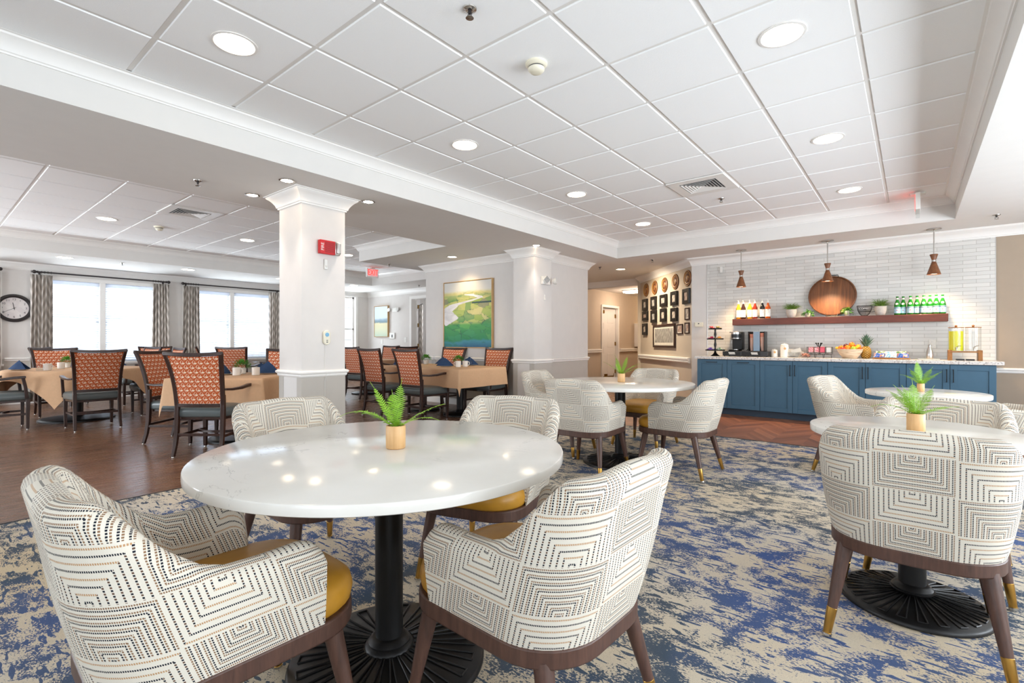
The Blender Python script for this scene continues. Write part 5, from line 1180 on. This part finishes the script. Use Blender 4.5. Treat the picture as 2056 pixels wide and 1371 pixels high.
# pod drawers
for i, (x0, x1, lb) in enumerate(((-2.286, -2.008, 'black pod drawer under the coffee machine'), (-2.006, -1.650, 'black pod drawer under the cup dispenser'))):
    t = thing('pod_drawer', lb, 'drawer box', ((x0+x1)/2, YC, CT)); W_ = x1-x0; m = MB(); m.box((-W_/2, -.15, .012), (W_/2, .17, .082)); build('case', m, 'dark', t, bevel=.003)
    m = MB(); m.box((-W_/2+.006, -.156, .018), (W_/2-.02-.08*i, -.150, .074)); d = build('drawer_front', m, 'black', t, bevel=.002)
    m = MB(); m.box((-.050, -.158, .052), (.040, -.156, .066)); m.box((-.042, -.158, .036), (.046, -.156, .046)); build('label_strip', m, 'plastic', d)
    for sx in (-1, 1):
        for sy in (-1, 1): m = MB(); m.lathe([(.010, 0), (.010, .013)], 10, 0, T_(sx*(W_/2-.02), sy*.13+.01)); build('foot', m, 'black', t)
t = thing('coffee_machine', 'black and silver single cup coffee machine', 'coffee machine', (-2.115, YC+.01, CT+.082))
m = MB(); m.box((-.105, -.10, .0), (.045, .12, .022)); m.box((-.07, .00, .02), (.075, .14, .30)); build('body', m, 'black', t, bevel=.012)
m = MB(); m.lathe([(.062, .178), (.066, .184), (.066, .262), (.060, .285)], 32, 0, T_(-.01, -.03)); build('brew_head', m, 'dark', t, smooth=True)
m = MB(); m.lathe([(.067, .262), (.068, .292), (.050, .304), (.001, .308)], 32, 0, T_(-.01, -.03)); build('lid', m, 'steel', t, smooth=True)
m = MB(); m.lathe([(.066, .19), (.0675, .20), (.0675, .205)], 32, 0, T_(-.01, -.03), capb=False, capt=False); build('silver_band', m, 'steel', t, smooth=True)
m = MB(); m.box((-.108, -.02, .02), (-.072, .12, .288)); build('water_tank', m, 'dispglass', t, bevel=.01); m = MB(); m.box((-.109, -.02, .288), (-.07, .12, .300)); build('tank_lid', m, 'dark', t, bevel=.003)
m = MB(); m.lathe([(.046, .022), (.046, .028)], 24, 0, T_(-.01, -.05)); build('drip_grate', m, 'steel', t)
t = thing('power_cord', 'black plug and cord between the coffee machine and the cup dispenser', 'cord', (-1.975, YC+.12, CT+.083)); m = MB(); m.tube([(-.03, 0, .002), (-.01, 0, .03), (.02, -.01, .06), (.045, -.01, .085), (.075, 0, .075), (.09, 0, .02)], .005, 6); build('wire', m, 'black', t, smooth=True); m = MB(); m.box((-.008, -.016, .09), (.03, .012, .125)); build('plug', m, 'black', t, bevel=.004)
t = thing('cup_dispenser', 'upright paper cup dispenser with two cup columns', 'cup dispenser', (-1.825, YC+.02, CT+.082)); W_ = .115
m = MB(); m.box((-W_, .07, 0), (W_, .08, .30)); m.box((-W_, -.09, 0), (-W_+.008, .08, .30)); m.box((W_-.008, -.09, 0), (W_, .08, .30)); m.box((-W_, -.09, 0), (W_, .08, .008)); build('case', m, 'black', t, bevel=.002)
m = MB(); m.box((-.040, -.092, .006), (.046, -.07, .298)); build('divider_panel', m, 'divider', t, bevel=.002)
for cx, n_, g in ((-.073, 13, 'left'), (.076, 14, 'right')):
    for k_ in range(n_):
        m = MB(); z = .0; m.lathe([(.024, 0), (.033, .075), (.0345, .077), (.0335, .079), (.032, .076), (.001, .07)], 18); o = build('paper_cup', m, 'cup' if k_ > n_-5 else 'cup_l', smooth=True, loc=(-1.825+cx, YC-.01, CT+.0905+.0145*k_)); tag(o, 'paper cup stacked in the %s column of the dispenser' % g, 'paper cup', 'cups in the %s dispenser column' % g)
def jar(x, r, h, lab):
    t = thing('lidded_jar', lab, 'jar', (x, YC, CT), 0, 'white lidded canisters'); m = MB(); m.lathe([(r*.9, 0), (r, .005), (r, h*.72), (r*.86, h*.82)], 28); build('canister', m, 'china', t, smooth=True)
    m = MB(); m.lathe([(r*.9, h*.82), (r*.92, h*.88), (r*.6, h*.94), (r*.18, h*.955), (r*.22, h), (.001, h*1.01)], 28); build('lid', m, 'china', t, smooth=True)
    m = MB(); m.lathe([(.017, 0), (.017, .003)], 16, 0, T_(r*.3, -r*1.02, h*.62, rx=R_(90))); m.tube([(0, -r, h*.8), (r*.3, -r*1.03, h*.62+.015)], .0012, 4); build('wooden_tag', m, 'bamboo', t)
jar(-1.592, .044, .118, 'small white lidded jar with a wooden tag on the counter'); jar(-1.458, .054, .205, 'tall white lidded jar with a wooden tag on the counter')
t = thing('napkin_bowl', 'glass bowl with cream paper packets fanning out', 'bowl', (-1.335, YC, CT)); m = MB(); m.lathe([(.05, 0), (.055, .004), (.078, .05), (.082, .075), (.079, .075), (.05, .012), (.001, .01)], 32); build('bowl', m, 'glassware', t, smooth=True)
m = MB(); rnd = random.Random(4)
for i in range(9): T = T_(-.04+.014*i, -.02+.005*i, .02, rz=rnd.uniform(-.3, .3), ry=R_(-20+9*i)); m.box((-.03, -.002, 0), (.03, .002, .105-.004*i), 0, T)
m.box((-.004, -.05, .055), (.125, -.045, .11), 0, T_(0, 0, 0, ry=R_(-18))); build('paper_packets', m, 'paper', t)
t = thing('creamer_basket', 'low bowl heaped with pinkish creamer pods', 'bowl', (-1.182, YC-.02, CT)); m = MB(); m.lathe([(.05, 0), (.055, .003), (.066, .03), (.068, .038), (.063, .036), (.05, .008), (.001, .006)], 28); build('bowl', m, 'glassware', t, smooth=True)
m = MB(); 
for i in range(60): a = random.uniform(0, 6.28); r = sqrt(random.random())*.052; m.ball((r*cos(a), r*sin(a), .018+random.uniform(0, .045)*(1-r*8)), .011, 8)
tag(build('creamer_pods', m, 'nuts', t, smooth=True), None, None, None, 'stuff')
# wire caddy
t = thing('packet_caddy', 'black wire caddy with sweetener packets and black stirrers', 'caddy', (-1.015, YC, CT)); m = MB()
for x0 in (-.10, 0, .10):
    m.tube([(x0-.045, -.03, .0), (x0-.04, -.03, .05), (x0, -.03, .06), (x0+.04, -.03, .05), (x0+.045, -.03, .0)], .003, 6)
for z in (.075, .15): 
    for q in ((-.15, -.05, .15, -.05), (-.15, .05, .15, .05), (-.15, -.05, -.15, .05), (.15, -.05, .15, .05), (0, -.05, 0, .05), (-.06, -.05, -.06, .05), (.07, -.05, .07, .05)): m.tube([(q[0], q[1], z), (q[2], q[3], z)], .0025, 5)
for x0 in (-.15, -.06, .0, .07, .15):
    for y0 in (-.05, .05): m.tube([(x0, y0, .05), (x0, y0, .155)], .0025, 5)
for y0 in (-.03, .03): m.tube([(-.14, y0, .052), (.14, y0, .052)], .0025, 5)
build('wire_frame', m, 'black', t, smooth=True)
for x0, mt in ((-.105, 'packets'), (-.030, 'packets'), (.035, 'packp'), (.11, 'plastic')): m = MB(); m.box((x0-.028, -.04, .078), (x0+.028, .04, .148+.01*random.random())); build('packet_stack', m, mt, t, bevel=.004)
m = MB()
for i in range(12): a = random.uniform(0, 6.28); m.tube([(-.01, .0, .13), (-.01+.035*cos(a), .02*sin(a), .20)], [.0025, .004], 5); m.ball((-.01+.038*cos(a), .022*sin(a), .206), .009, 8, sy=.4)
tag(build('black_stirrers', m, 'black', t, smooth=True), None, None, None, 'stuff')
# fruit bowl
bx, by = -.660, YC-.02
t = thing('fruit_bowl', 'whitewashed wooden bowl heaped with fruit', 'bowl', (bx, by, CT)); m = MB(); m.lathe([(.075, 0), (.082, .003), (.115, .05), (.142, .10), (.150, .128), (.144, .129), (.11, .06), (.07, .015), (.001, .012)], 48); build('bowl', m, 'stone_bowl', t, smooth=True)
def round_fruit(nm, x, z, r, mat, lab, y=0, sx=1, sz=1, stem=True):
    t = thing(nm, lab, 'fruit', (bx+x, by+y, CT+z), 0, None); m = MB(); m.ball((0, 0, 0), r, 18, 0, sx, 1, sz); build('flesh', m, mat, t, smooth=True)
    if stem: m = MB(); m.tube([(0, 0, r*sz*.95), (.003, 0, r*sz+.008)], .0018, 5); build('stem', m, 'oldgrey', t)
for a in (('mango', -.095, .142, .036, 'mango', 'red and yellow mango at the left of the fruit bowl', -.05), ('apple', -.070, .125, .032, 'apple', 'small red apple at the front left of the fruit bowl', -.085), ('orange', -.022, .145, .038, 'orange', 'orange in the middle of the fruit bowl', -.06), ('plum', -.045, .168, .032, 'plum', 'dark red fruit behind the middle orange', .0),
          ('apple', .022, .188, .036, 'mango', 'red and orange apple on top of the fruit heap', -.01), ('apple', .055, .150, .030, 'apple', 'dark red apple right below the top apple', .0), ('pear', .045, .134, .034, 'pear', 'green pear at the front right of the fruit bowl', -.08), ('orange', .095, .160, .034, 'orange', 'orange behind the right banana', .0), ('orange', -.02, .11, .035, 'orange', 'orange low in the middle of the heap', .05), ('apple', .10, .12, .03, 'apple', 'red apple low at the back of the heap', .05), ('mango', -.09, .12, .03, 'mango', 'mango low at the back left of the heap', .05)): round_fruit(*a)
def banana(x, y, z, rz, L, lab):
    t = thing('banana', lab, 'fruit', (bx+x, by+y, CT+z), rz); pts = []; n_ = 10
    for i in range(n_+1): a = -.8+1.6*i/n_; pts.append((L*sin(a)*.75, 0, L*.6*(1-cos(a))))
    m = MB(); m.tube(pts, [.004, .011, .016, .018, .019, .019, .019, .018, .015, .008, .004], 10); build('peel', m, 'banana', t, smooth=True)
banana(.075, -.06, .150, R_(160), .085, 'yellow banana at the right of the fruit bowl'); bpy.context.view_layer.update(); [setattr(o, 'rotation_euler', (0, R_(28), R_(165))) for o in bpy.data.objects if o.name == 'banana']
banana(-.135, -.02, .140, R_(20), .055, 'short banana tip at the left rim of the fruit bowl')
t = thing('pineapple', 'whole pineapple standing behind the fruit bowl', 'fruit', (-.490, 8.26, CT)); m = MB(); m.lathe([(.035, 0), (.052, .012), (.060, .05), (.062, .09), (.056, .13), (.040, .158), (.02, .168)], 32); build('body', m, 'pine', t, smooth=True)
m = MB(); rnd = random.Random(2)
for i in range(54):
    az = i*2.4; lv = i/54; el = .95+.58*lv; L = .12+.025*sin(i); p = Vector((cos(az)*.018*(1-lv), sin(az)*.018*(1-lv), .160+.055*lv)); d = Vector((cos(az)*cos(el), sin(az)*cos(el), sin(el))); s = Vector((-sin(az), cos(az), 0))*.011
    q1 = p+d*L*.5+Vector((0, 0, .004)); q2 = p+d*L*.95+Vector((cos(az), sin(az), -.2))*.014; m.add([p-s, p+s, q1+s*.8, q2, q1-s*.8], [[0, 1, 2, 3, 4]])
build('crown_leaves', m, 'pineleaf', t)
# snack board
t = thing('snack_board', 'oval reddish wood board under the snack bags', 'serving board', (-.215, YC, CT)); m = MB(); m.lathe([(.19, 0), (.198, .004), (.198, .012), (.19, .016)], 48, sy=.55); build('board', m, 'teak', t, smooth=True)
def bag(x, y, z, rz, mat, lab, grp, rx=R_(38)):
    t = thing('snack_bag', lab, 'snack bag', (x, y, z), rz, grp); t.rotation_euler = (rx, 0, rz); n_ = 10; v = []; f = []
    for s in (1, -1):
        for j in range(n_+1):
            for i in range(n_+1): u, w_ = 2*i/n_-1, 2*j/n_-1; th = .016*(1-u*u)**.7*(1-w_**4)*s; v.append((u*.062*(1-.04*(1-w_*w_)), w_*.045*(1-.02*(1-u*u)), th))
    q = (n_+1)**2
    for s in (0, 1):
        for j in range(n_):
            for i in range(n_): a = s*q+j*(n_+1)+i; l = [a, a+1, a+n_+2, a+n_+1]; f.append(l if s == 0 else l[::-1])
    m = MB(); m.add(v, f); build('pouch', m, mat, t, smooth=True)
G = 'blue snack bags leaning on the board'
bag(-.335, YC-.02, CT+.050, R_(4), 'snackblue', 'dark blue snack bag at the left of the board', G); bag(-.215, YC-.05, CT+.050, R_(-6), 'snacklight', 'pale blue snack bag in the middle of the board', G); bag(-.095, YC-.02, CT+.050, R_(5), 'snackblue', 'dark blue snack bag at the right of the board', G); bag(-.32, YC+.05, CT+.075, R_(0), 'wr_grn', 'green topped snack bag behind the left one', G); bag(-.12, YC+.05, CT+.075, R_(0), 'wr_grn', 'green topped snack bag behind the right one', G); bag(-.22, YC+.03, CT+.072, R_(3), 'snacklight', 'pale snack bag behind the middle one', G)
# carafe on a plate
m = MB(); m.box((-.095, -.06, 0), (.095, .06, .004)); m.box((-.105, -.07, .004), (.105, .07, .012)); tag(build('serving_plate', m, 'china', bevel=.004, loc=(.163, YC-.03, CT)), 'white rectangular plate under the steel carafe', 'plate')
t = thing('carafe', 'stainless steel carafe standing on a white plate', 'carafe', (.172, YC-.02, CT+.0125)); m = MB(); m.lathe([(.034, 0), (.036, .003), (.036, .05), (.031, .10), (.018, .140), (.013, .155), (.016, .172), (.013, .172)], 28); build('bottle_body', m, 'steel', t, smooth=True); m = MB(); m.lathe([(.012, .17), (.011, .178), (.004, .182)], 16); build('stopper', m, 'steel', t, smooth=True)
# outlet and sensors
t = thing('wall_outlet', 'white double socket on the tiles above the carafe', 'outlet', (.205, YK-.011, 1.09)); m = MB(); m.box((-.037, -.005, -.057), (.037, 0, .057)); build('cover_plate', m, 'plastic', t, bevel=.002)
for z in (-.022, .022):
    m = MB(); m.lathe([(.016, 0), (.016, .002)], 20, 0, T_(0, -.005, z, rx=R_(90))); o = build('socket', m, 'white', t)
    m = MB(); m.box((-.007, -.0078, z-.002), (-.005, -.0072, z+.008)); m.box((.005, -.0078, z-.002), (.007, -.0072, z+.008)); build('slot', m, 'dark', o)
t = thing('thermostat', 'cream thermostat box on the wall left of the tiles', 'thermostat', (-2.80, YK-.004, 1.405)); m = MB(); m.box((-.065, -.03, -.037), (.065, 0, .037)); build('case', m, 'cream', t, bevel=.005); m = MB(); m.box((-.012, -.032, .008), (.008, -.030, .026)); build('sensor_window', m, 'dark', t)
t = thing('wall_sensor', 'small white sensor high on the tiles left of the first pendant', 'sensor', (-2.44, YK-.011, 2.30)); m = MB(); m.box((-.02, -.022, -.05), (.02, 0, .05)); build('case', m, 'plastic', t, bevel=.004)
# drink dispensers on a wooden stand
t = thing('dispenser_stand', 'light wooden stand under the two drink dispensers', 'stand', (.497, YC, CT)); m = MB(); m.box((-.155, -.09, .098), (.155, .09, .112)); build('stand_top', m, 'teak', t, bevel=.003)
for s in (-1, 1): m = MB(); m.box((s*.135-.020, -.085, 0), (s*.135+.020, .085, .126)); build('leg', m, 'teak', t, bevel=.004)
def dispenser(x, full, lab):
    t = thing('drink_dispenser', lab, 'drink dispenser', (x, YC, CT+.1125), 0, 'glass drink dispensers'); r, h = .073, .285
    m = MB(); m.lathe([(r-.004, 0), (r, .004), (r, h), (r-.003, h), (r-.003, .006), (.001, .006)], 40); build('glass_jar', m, 'dispglass', t, smooth=True, angle=50)
    if full: m = MB(); m.lathe([(r-.0042, .007), (r-.0042, .245)], 40); build('yellow_drink', m, 'lemonade', t, smooth=True)
    else: m = MB(); m.lathe([(.014, .008), (.014, .24)], 20); build('ice_tube', m, 'glassware', t, smooth=True)
    m = MB(); m.lathe([(r+.002, h), (r+.002, h+.008), (.001, h+.010)], 40); l = build('lid', m, 'teak', t, smooth=True, angle=50); m = MB(); m.ball((0, 0, h+.022), .014, 12); build('knob', m, 'teak', l, smooth=True)
    m = MB(); m.tube([(0, -r+.002, .035), (0, -r-.035, .035), (0, -r-.035, .012)], .008, 10); m.ball((0, -r-.03, .04), .012, 12); m.tube([(0, -r-.03, .045), (.012, -r-.035, .062), (.04, -r-.035, .068)], .004, 8); build('tap', m, 'chrome', t, smooth=True)
dispenser(.419, True, 'drink dispenser full of yellow lemonade'); dispenser(.574, False, 'empty clear drink dispenser at the right end of the counter')
for x, l in ((.455, 'left'), (.545, 'right')): m = MB(); m.box((-.038, -.06, 0), (.038, .03, .018)); tag(build('drip_tray', m, 'dark', bevel=.003, loc=(x, YC-.02, CT)), '%s one of two dark trays under the dispenser stand' % l, 'drip tray', 'drip trays under the stand')
# ------------------------------------------------------------------ plaque wall
DA = atan2(DY, DX)
def on_diag(s, z, off=.001):
    n_ = Vector((-DY, DX)); n_ = n_ if n_.dot(Vector((-1, -1))) > 0 else -n_
    p = P0+Vector((DX, DY))*s+n_*off; return (p.x, p.y, z)
RZD = DA+pi      # local -Y faces the room
pos = ['rightmost', 'second from the right', 'middle', 'second from the left', 'leftmost']
for i, s in enumerate((.142, .647, 1.14, 1.64, 2.122)):
    t = thing('wall_medallion', pos[i]+' of the five round carved wooden medallions', 'wall medallion', on_diag(s, 2.22, .002), RZD, 'carved medallions on the plaque wall')
    m = MB(); m.lathe([(.143, 0), (.143, .012), (.132, .020), (.124, .014), (.112, .014), (.104, .021), (.092, .014), (.078, .014), (.072, .022), (.03, .026), (.001, .028)], 56, 0, T_(rx=R_(90))); build('carved_disc', m, 'plaque', t, smooth=True, angle=50)
FR = [(2.29, 2.021, 1.784, 2.032, 'k', 'A', 'tall black frame at the far left of the top row'), (1.806, 1.531, 1.782, 2.04, 'k', 'B', 'black frame under the second medallion from the left'), (1.319, 1.013, 1.805, 2.034, 'k', 'B', 'wide black frame under the middle medallion'), (.809, .535, 1.789, 2.047, 'k', 'A', 'black frame under the second medallion from the right'), (.295, .036, 1.778, 2.043, 'k', 'C', 'black frame under the rightmost medallion'),
 (2.298, 2.001, 1.571, 1.769, 'k', 'C', 'small black frame at the far left of the second row'), (1.802, 1.527, 1.506, 1.757, 'k', 'B', 'black frame in the second row, second from the left'), (1.308, 1.039, 1.507, 1.763, 'k', 'A', 'black frame in the middle of the second row'), (.806, .535, 1.491, 1.743, 'k', 'A', 'black frame in the second row, second from the right'), (.24, .065, 1.496, 1.709, 'b', 'A', 'narrow brown frame at the right of the second row'),
 (2.29, 2.036, 1.262, 1.51, 'k', 'A', 'black frame at the left of the bottom row'), (1.697, .638, 1.002, 1.456, 'p', 'B', 'large wide framed group photo below the small frames'), (.573, .331, 1.251, 1.434, 'b', 'C', 'small brown frame right of the large group photo'), (.245, .07, 1.255, 1.452, 'b', 'C', 'small dark frame at the bottom right of the plaque wall')]
for s0, s1, z0, z1, k, ph, lab in FR:
    W_, H_ = abs(s0-s1), z1-z0; t = thing('picture_frame', lab, 'picture frame', on_diag((s0+s1)/2, (z0+z1)/2, .001), RZD, 'framed pictures on the plaque wall')
    fw = {'k': .062, 'b': .022, 'p': .042}[k]; dp = {'k': .04, 'b': .02, 'p': .03}[k]; a, b = W_/2, H_/2; m = MB()
    for q in ((-a, -b, -a+fw, b), (a-fw, -b, a, b), (-a+fw, -b, a-fw, -b+fw), (-a+fw, b-fw, a-fw, b)): m.box((q[0], -dp, q[1]), (q[2], 0, q[3]))
    build('frame', m, 'black' if k == 'k' else 'darkwood', t, bevel=.004)
    if k == 'k': m = MB(); m.box((-a+fw-.001, -dp*.7, -b+fw-.001), (a-fw+.001, -.002, b-fw+.001)); build('print', m, 'photo'+ph, t)
    else:
        m = MB(); m.box((-a+fw, -dp*.5, -b+fw), (a-fw, -.002, b-fw)); build('mat_board', m, 'paper', t); g = .05 if k == 'p' else .016
        m = MB(); m.box((-a+fw+g, -dp*.5-.001, -b+fw+g*1.1), (a-fw-g, -dp*.5, b-fw-g*.8)); build('print', m, 'photo'+ph, t)
# painting on the middle wall
def canvas(x, y, z, W_, H_, lab, mat, rim=.035, d=.05, kx=1):
    t = thing('framed_painting', lab, 'painting', (x, y, z)); m = MB()
    for q in ((-W_/2, 0, -W_/2+.012, H_), (W_/2-.012, 0, W_/2, H_), (-W_/2+.012, 0, W_/2-.012, .012), (-W_/2+.012, H_-.012, W_/2-.012, H_)): m.box((q[0], -d, q[1]), (q[2], 0, q[3]))
    build('frame', m, 'oak', t, bevel=.002); m = MB(); m.box((-W_/2+.018, -d+.008, .018), (W_/2-.018, -.004, H_-.018)); o = build('canvas', m, mat, t)
    o.scale = (1, 1, 1)
canvas(-5.985, 6.158, 1.008, 1.17, 1.170, 'large oak framed painting of a river winding through green fields', 'painting')
canvas(-11.76, 8.578, 1.25, .64, .885, 'small oak framed painting of a misty field on the far wall', 'field', d=.06)
# alarm pillar devices (face x=-4.40)
t = thing('fire_alarm', 'red and white fire alarm strobe on the pillar', 'fire alarm', (-4.395, 2.572, 2.025)); 
m = MB(); m.box((0, -.105, -.066), (.045, .055, .066)); build('red_housing', m, 'red', t, bevel=.006)
m = MB()
for i in range(11): m.box((.045, -.055, -.05+.0095*i), (.047, .045, -.046+.0095*i))
build('speaker_grille', m, 'slotred', t)
m = MB(); m.box((0, .055, -.066), (.040, .112, .066)); m.box((.03, .064, -.055), (.062, .106, .055)); build('strobe_lens', m, 'steel', t, bevel=.008)
text('alarm_letters', 'FIRE', .042, 'plastic', t, (.0465, -.080, 0), (pi/2, -pi/2, pi/2), .001)
t = thing('wall_hook', 'small clear plastic cover below the fire alarm', 'sensor', (-4.396, 2.548, 1.865)); m = MB(); m.box((0, -.018, -.05), (.015, .018, .05)); m.lathe([(.012, 0), (.008, .012)], 12, 0, T_(.015, 0, -.02, ry=R_(90))); build('case', m, 'plastic', t, bevel=.006)
t = thing('call_button', 'cream call button with a blue disc on the pillar', 'call button', (-4.396, 2.552, 1.158)); m = MB()
prof = [( .036*cos(a)*(1), .036*sin(a)+(.034 if sin(a) > 0 else -.034)) for a in [2*pi*i/32 for i in range(32)]]
m.prism(prof, 0, .024, 0, Matrix(((0, 0, 1, 0), (1, 0, 0, 0), (0, 1, 0, 0), (0, 0, 0, 1)))); build('case', m, 'cream', t, bevel=.006)
m = MB(); m.lathe([(.020, 0), (.019, .004), (.001, .005)], 24, 0, T_(.024, 0, .028, ry=R_(90))); build('button', m, 'blue_btn', t, smooth=True)
m = MB(); m.box((.024, -.008, -.03), (.0252, .008, -.024)); m.box((.024, -.009, -.048), (.0252, .009, -.040)); build('print', m, 'oldgrey', t)
m = MB(); m.tube([(.004, -.01, -.065), (.003, -.012, -.33), (.003, -.012, -.345)], .0018, 6); m.tube([(.034, -.012, -.345), (.004, -.012, -.42), (.004, -.012, -1.05)], .0018, 6); build('cord', m, 'plastic', t)
# emergency light on the second pillar
t = thing('emergency_light', 'white twin-head emergency light on the second pillar', 'emergency light', (-4.418, 6.225, 2.06)); m = MB(); m.box((0, -.10, -.06), (.045, .10, .06)); build('housing', m, 'plastic', t, bevel=.006)
m = MB(); m.box((-.02, -.045, -.045), (.03, .045, .045), 0, T_(.06, -.045, .005, rz=-.3) @ Matrix.Rotation(pi/4, 4, 'X')); build('square_lamp_head', m, 'plastic', t, bevel=.006)
for y0, rz in ((.165, .5),):
    m = MB(); m.lathe([(.028, -.03), (.05, .0), (.052, .03), (.046, .034), (.001, .030)], 24, 0, T_(.075, y0, .0, rz=rz, ry=R_(80))); o = build('lamp_head', m, 'plastic', t, smooth=True)
m = MB()
for i in range(-3, 4): m.box((.030, -.042, .013*i-.0012), (.0325, .042, .013*i+.0012), 0, T_(.06, -.045, .005, rz=-.3) @ Matrix.Rotation(pi/4, 4, 'X')); m.box((.030, .013*i-.0012, -.042), (.0325, .013*i+.0012, .042), 0, T_(.06, -.045, .005, rz=-.3) @ Matrix.Rotation(pi/4, 4, 'X'))
build('lens_grid', m, 'oldgrey', t)
t = thing('wall_hook', 'small white clip below the emergency light on the second pillar', 'sensor', (-4.418, 6.225, 1.80)); m = MB(); m.box((0, -.012, -.04), (.012, .012, .04)); m.box((.012, -.008, -.035), (.03, .008, -.02)); build('clip', m, 'plastic', t, bevel=.003)
# far wall devices
t = thing('emergency_light', 'grey and white twin-head emergency light on the far bright wall', 'emergency light', (-11.13, 8.578, 2.0)); m = MB(); m.box((-.13, -.05, -.055), (.10, 0, .055)); build('housing', m, 'plastic', t, bevel=.006)
for x0 in (-.22, .16): m = MB(); m.lathe([(.025, -.03), (.05, .0), (.052, .03), (.001, .030)], 20, 0, T_(x0, -.07, 0, rx=R_(80))); build('lamp_head', m, 'steel', t, smooth=True)
t = thing('control_box', 'white clear-covered control box on the far bright wall', 'control box', (-11.29, 8.578, 1.28)); m = MB(); m.box((-.12, -.03, -.085), (.12, 0, .085)); build('cover', m, 'plastic', t, bevel=.01); m = MB(); m.box((-.01, -.034, -.045), (.035, -.03, .03)); build('keypad', m, 'oldgrey', t)
t = thing('wall_outlet', 'white socket low on the far wall under the misty field painting', 'outlet', (-11.78, 8.578, 1.11)); m = MB(); m.box((-.04, -.006, -.06), (.04, 0, .06)); build('cover_plate', m, 'plastic', t, bevel=.002)
t = thing('light_switch', 'white light switch beside the far door', 'light switch', (-10.73, 8.578, 1.165)); m = MB(); m.box((-.055, -.006, -.07), (.055, 0, .07)); build('cover_plate', m, 'plastic', t, bevel=.002); m = MB(); m.box((-.012, -.012, -.02), (.012, -.006, .02)); build('rocker', m, 'white', t)
# electrical panel in hall
t = thing('wall_cabinet', 'white extinguisher cabinet on the hallway wall', 'wall cabinet', (-6.248, 13.56, 1.30)); m = MB(); m.box((0, -.27, -.33), (.12, .35, .34)); build('case', m, 'white', t, bevel=.006); m = MB(); m.box((.12, .02, -.28), (.126, .10, .26)); m.box((.12, -.06, -.10), (.13, -.03, .0)); build('handle_slot', m, 'dark', t)
# wall clock
t = thing('wall_clock', 'round dark rimmed wall clock showing twenty to twelve', 'clock', (XL+.002, 1.20, 1.715)); RZ = Matrix.Rotation(R_(90), 4, 'Y')
m = MB(); m.lathe([(.245, 0), (.25, .02), (.235, .045), (.215, .05), (.198, .036), (.19, .02)], 64, 0, RZ, capt=False); build('rim', m, 'rod', t, smooth=True)
m = MB(); m.lathe([(.20, .015), (.001, .015)], 64, 0, RZ, capb=False); fc = build('dial', m, 'clockface', t)
for h in range(1, 13):
    a = R_(30*h); text('numeral', str(h), .052, 'oldgrey', fc, (.0165, .155*sin(a), .155*cos(a)), (pi/2, 0, pi/2), .0006)
for L, w_, a in ((.10, .008, R_(350)), (.165, .005, R_(240))):
    m = MB(); m.box((.018, -w_/2, -.03), (.020, w_/2, L), 0, Matrix.Rotation(-a, 4, 'X')); build('hand', m, 'oldgrey', t)
m = MB(); m.lathe([(.010, .017), (.008, .024)], 12, 0, RZ); build('hub', m, 'oldgrey', t)
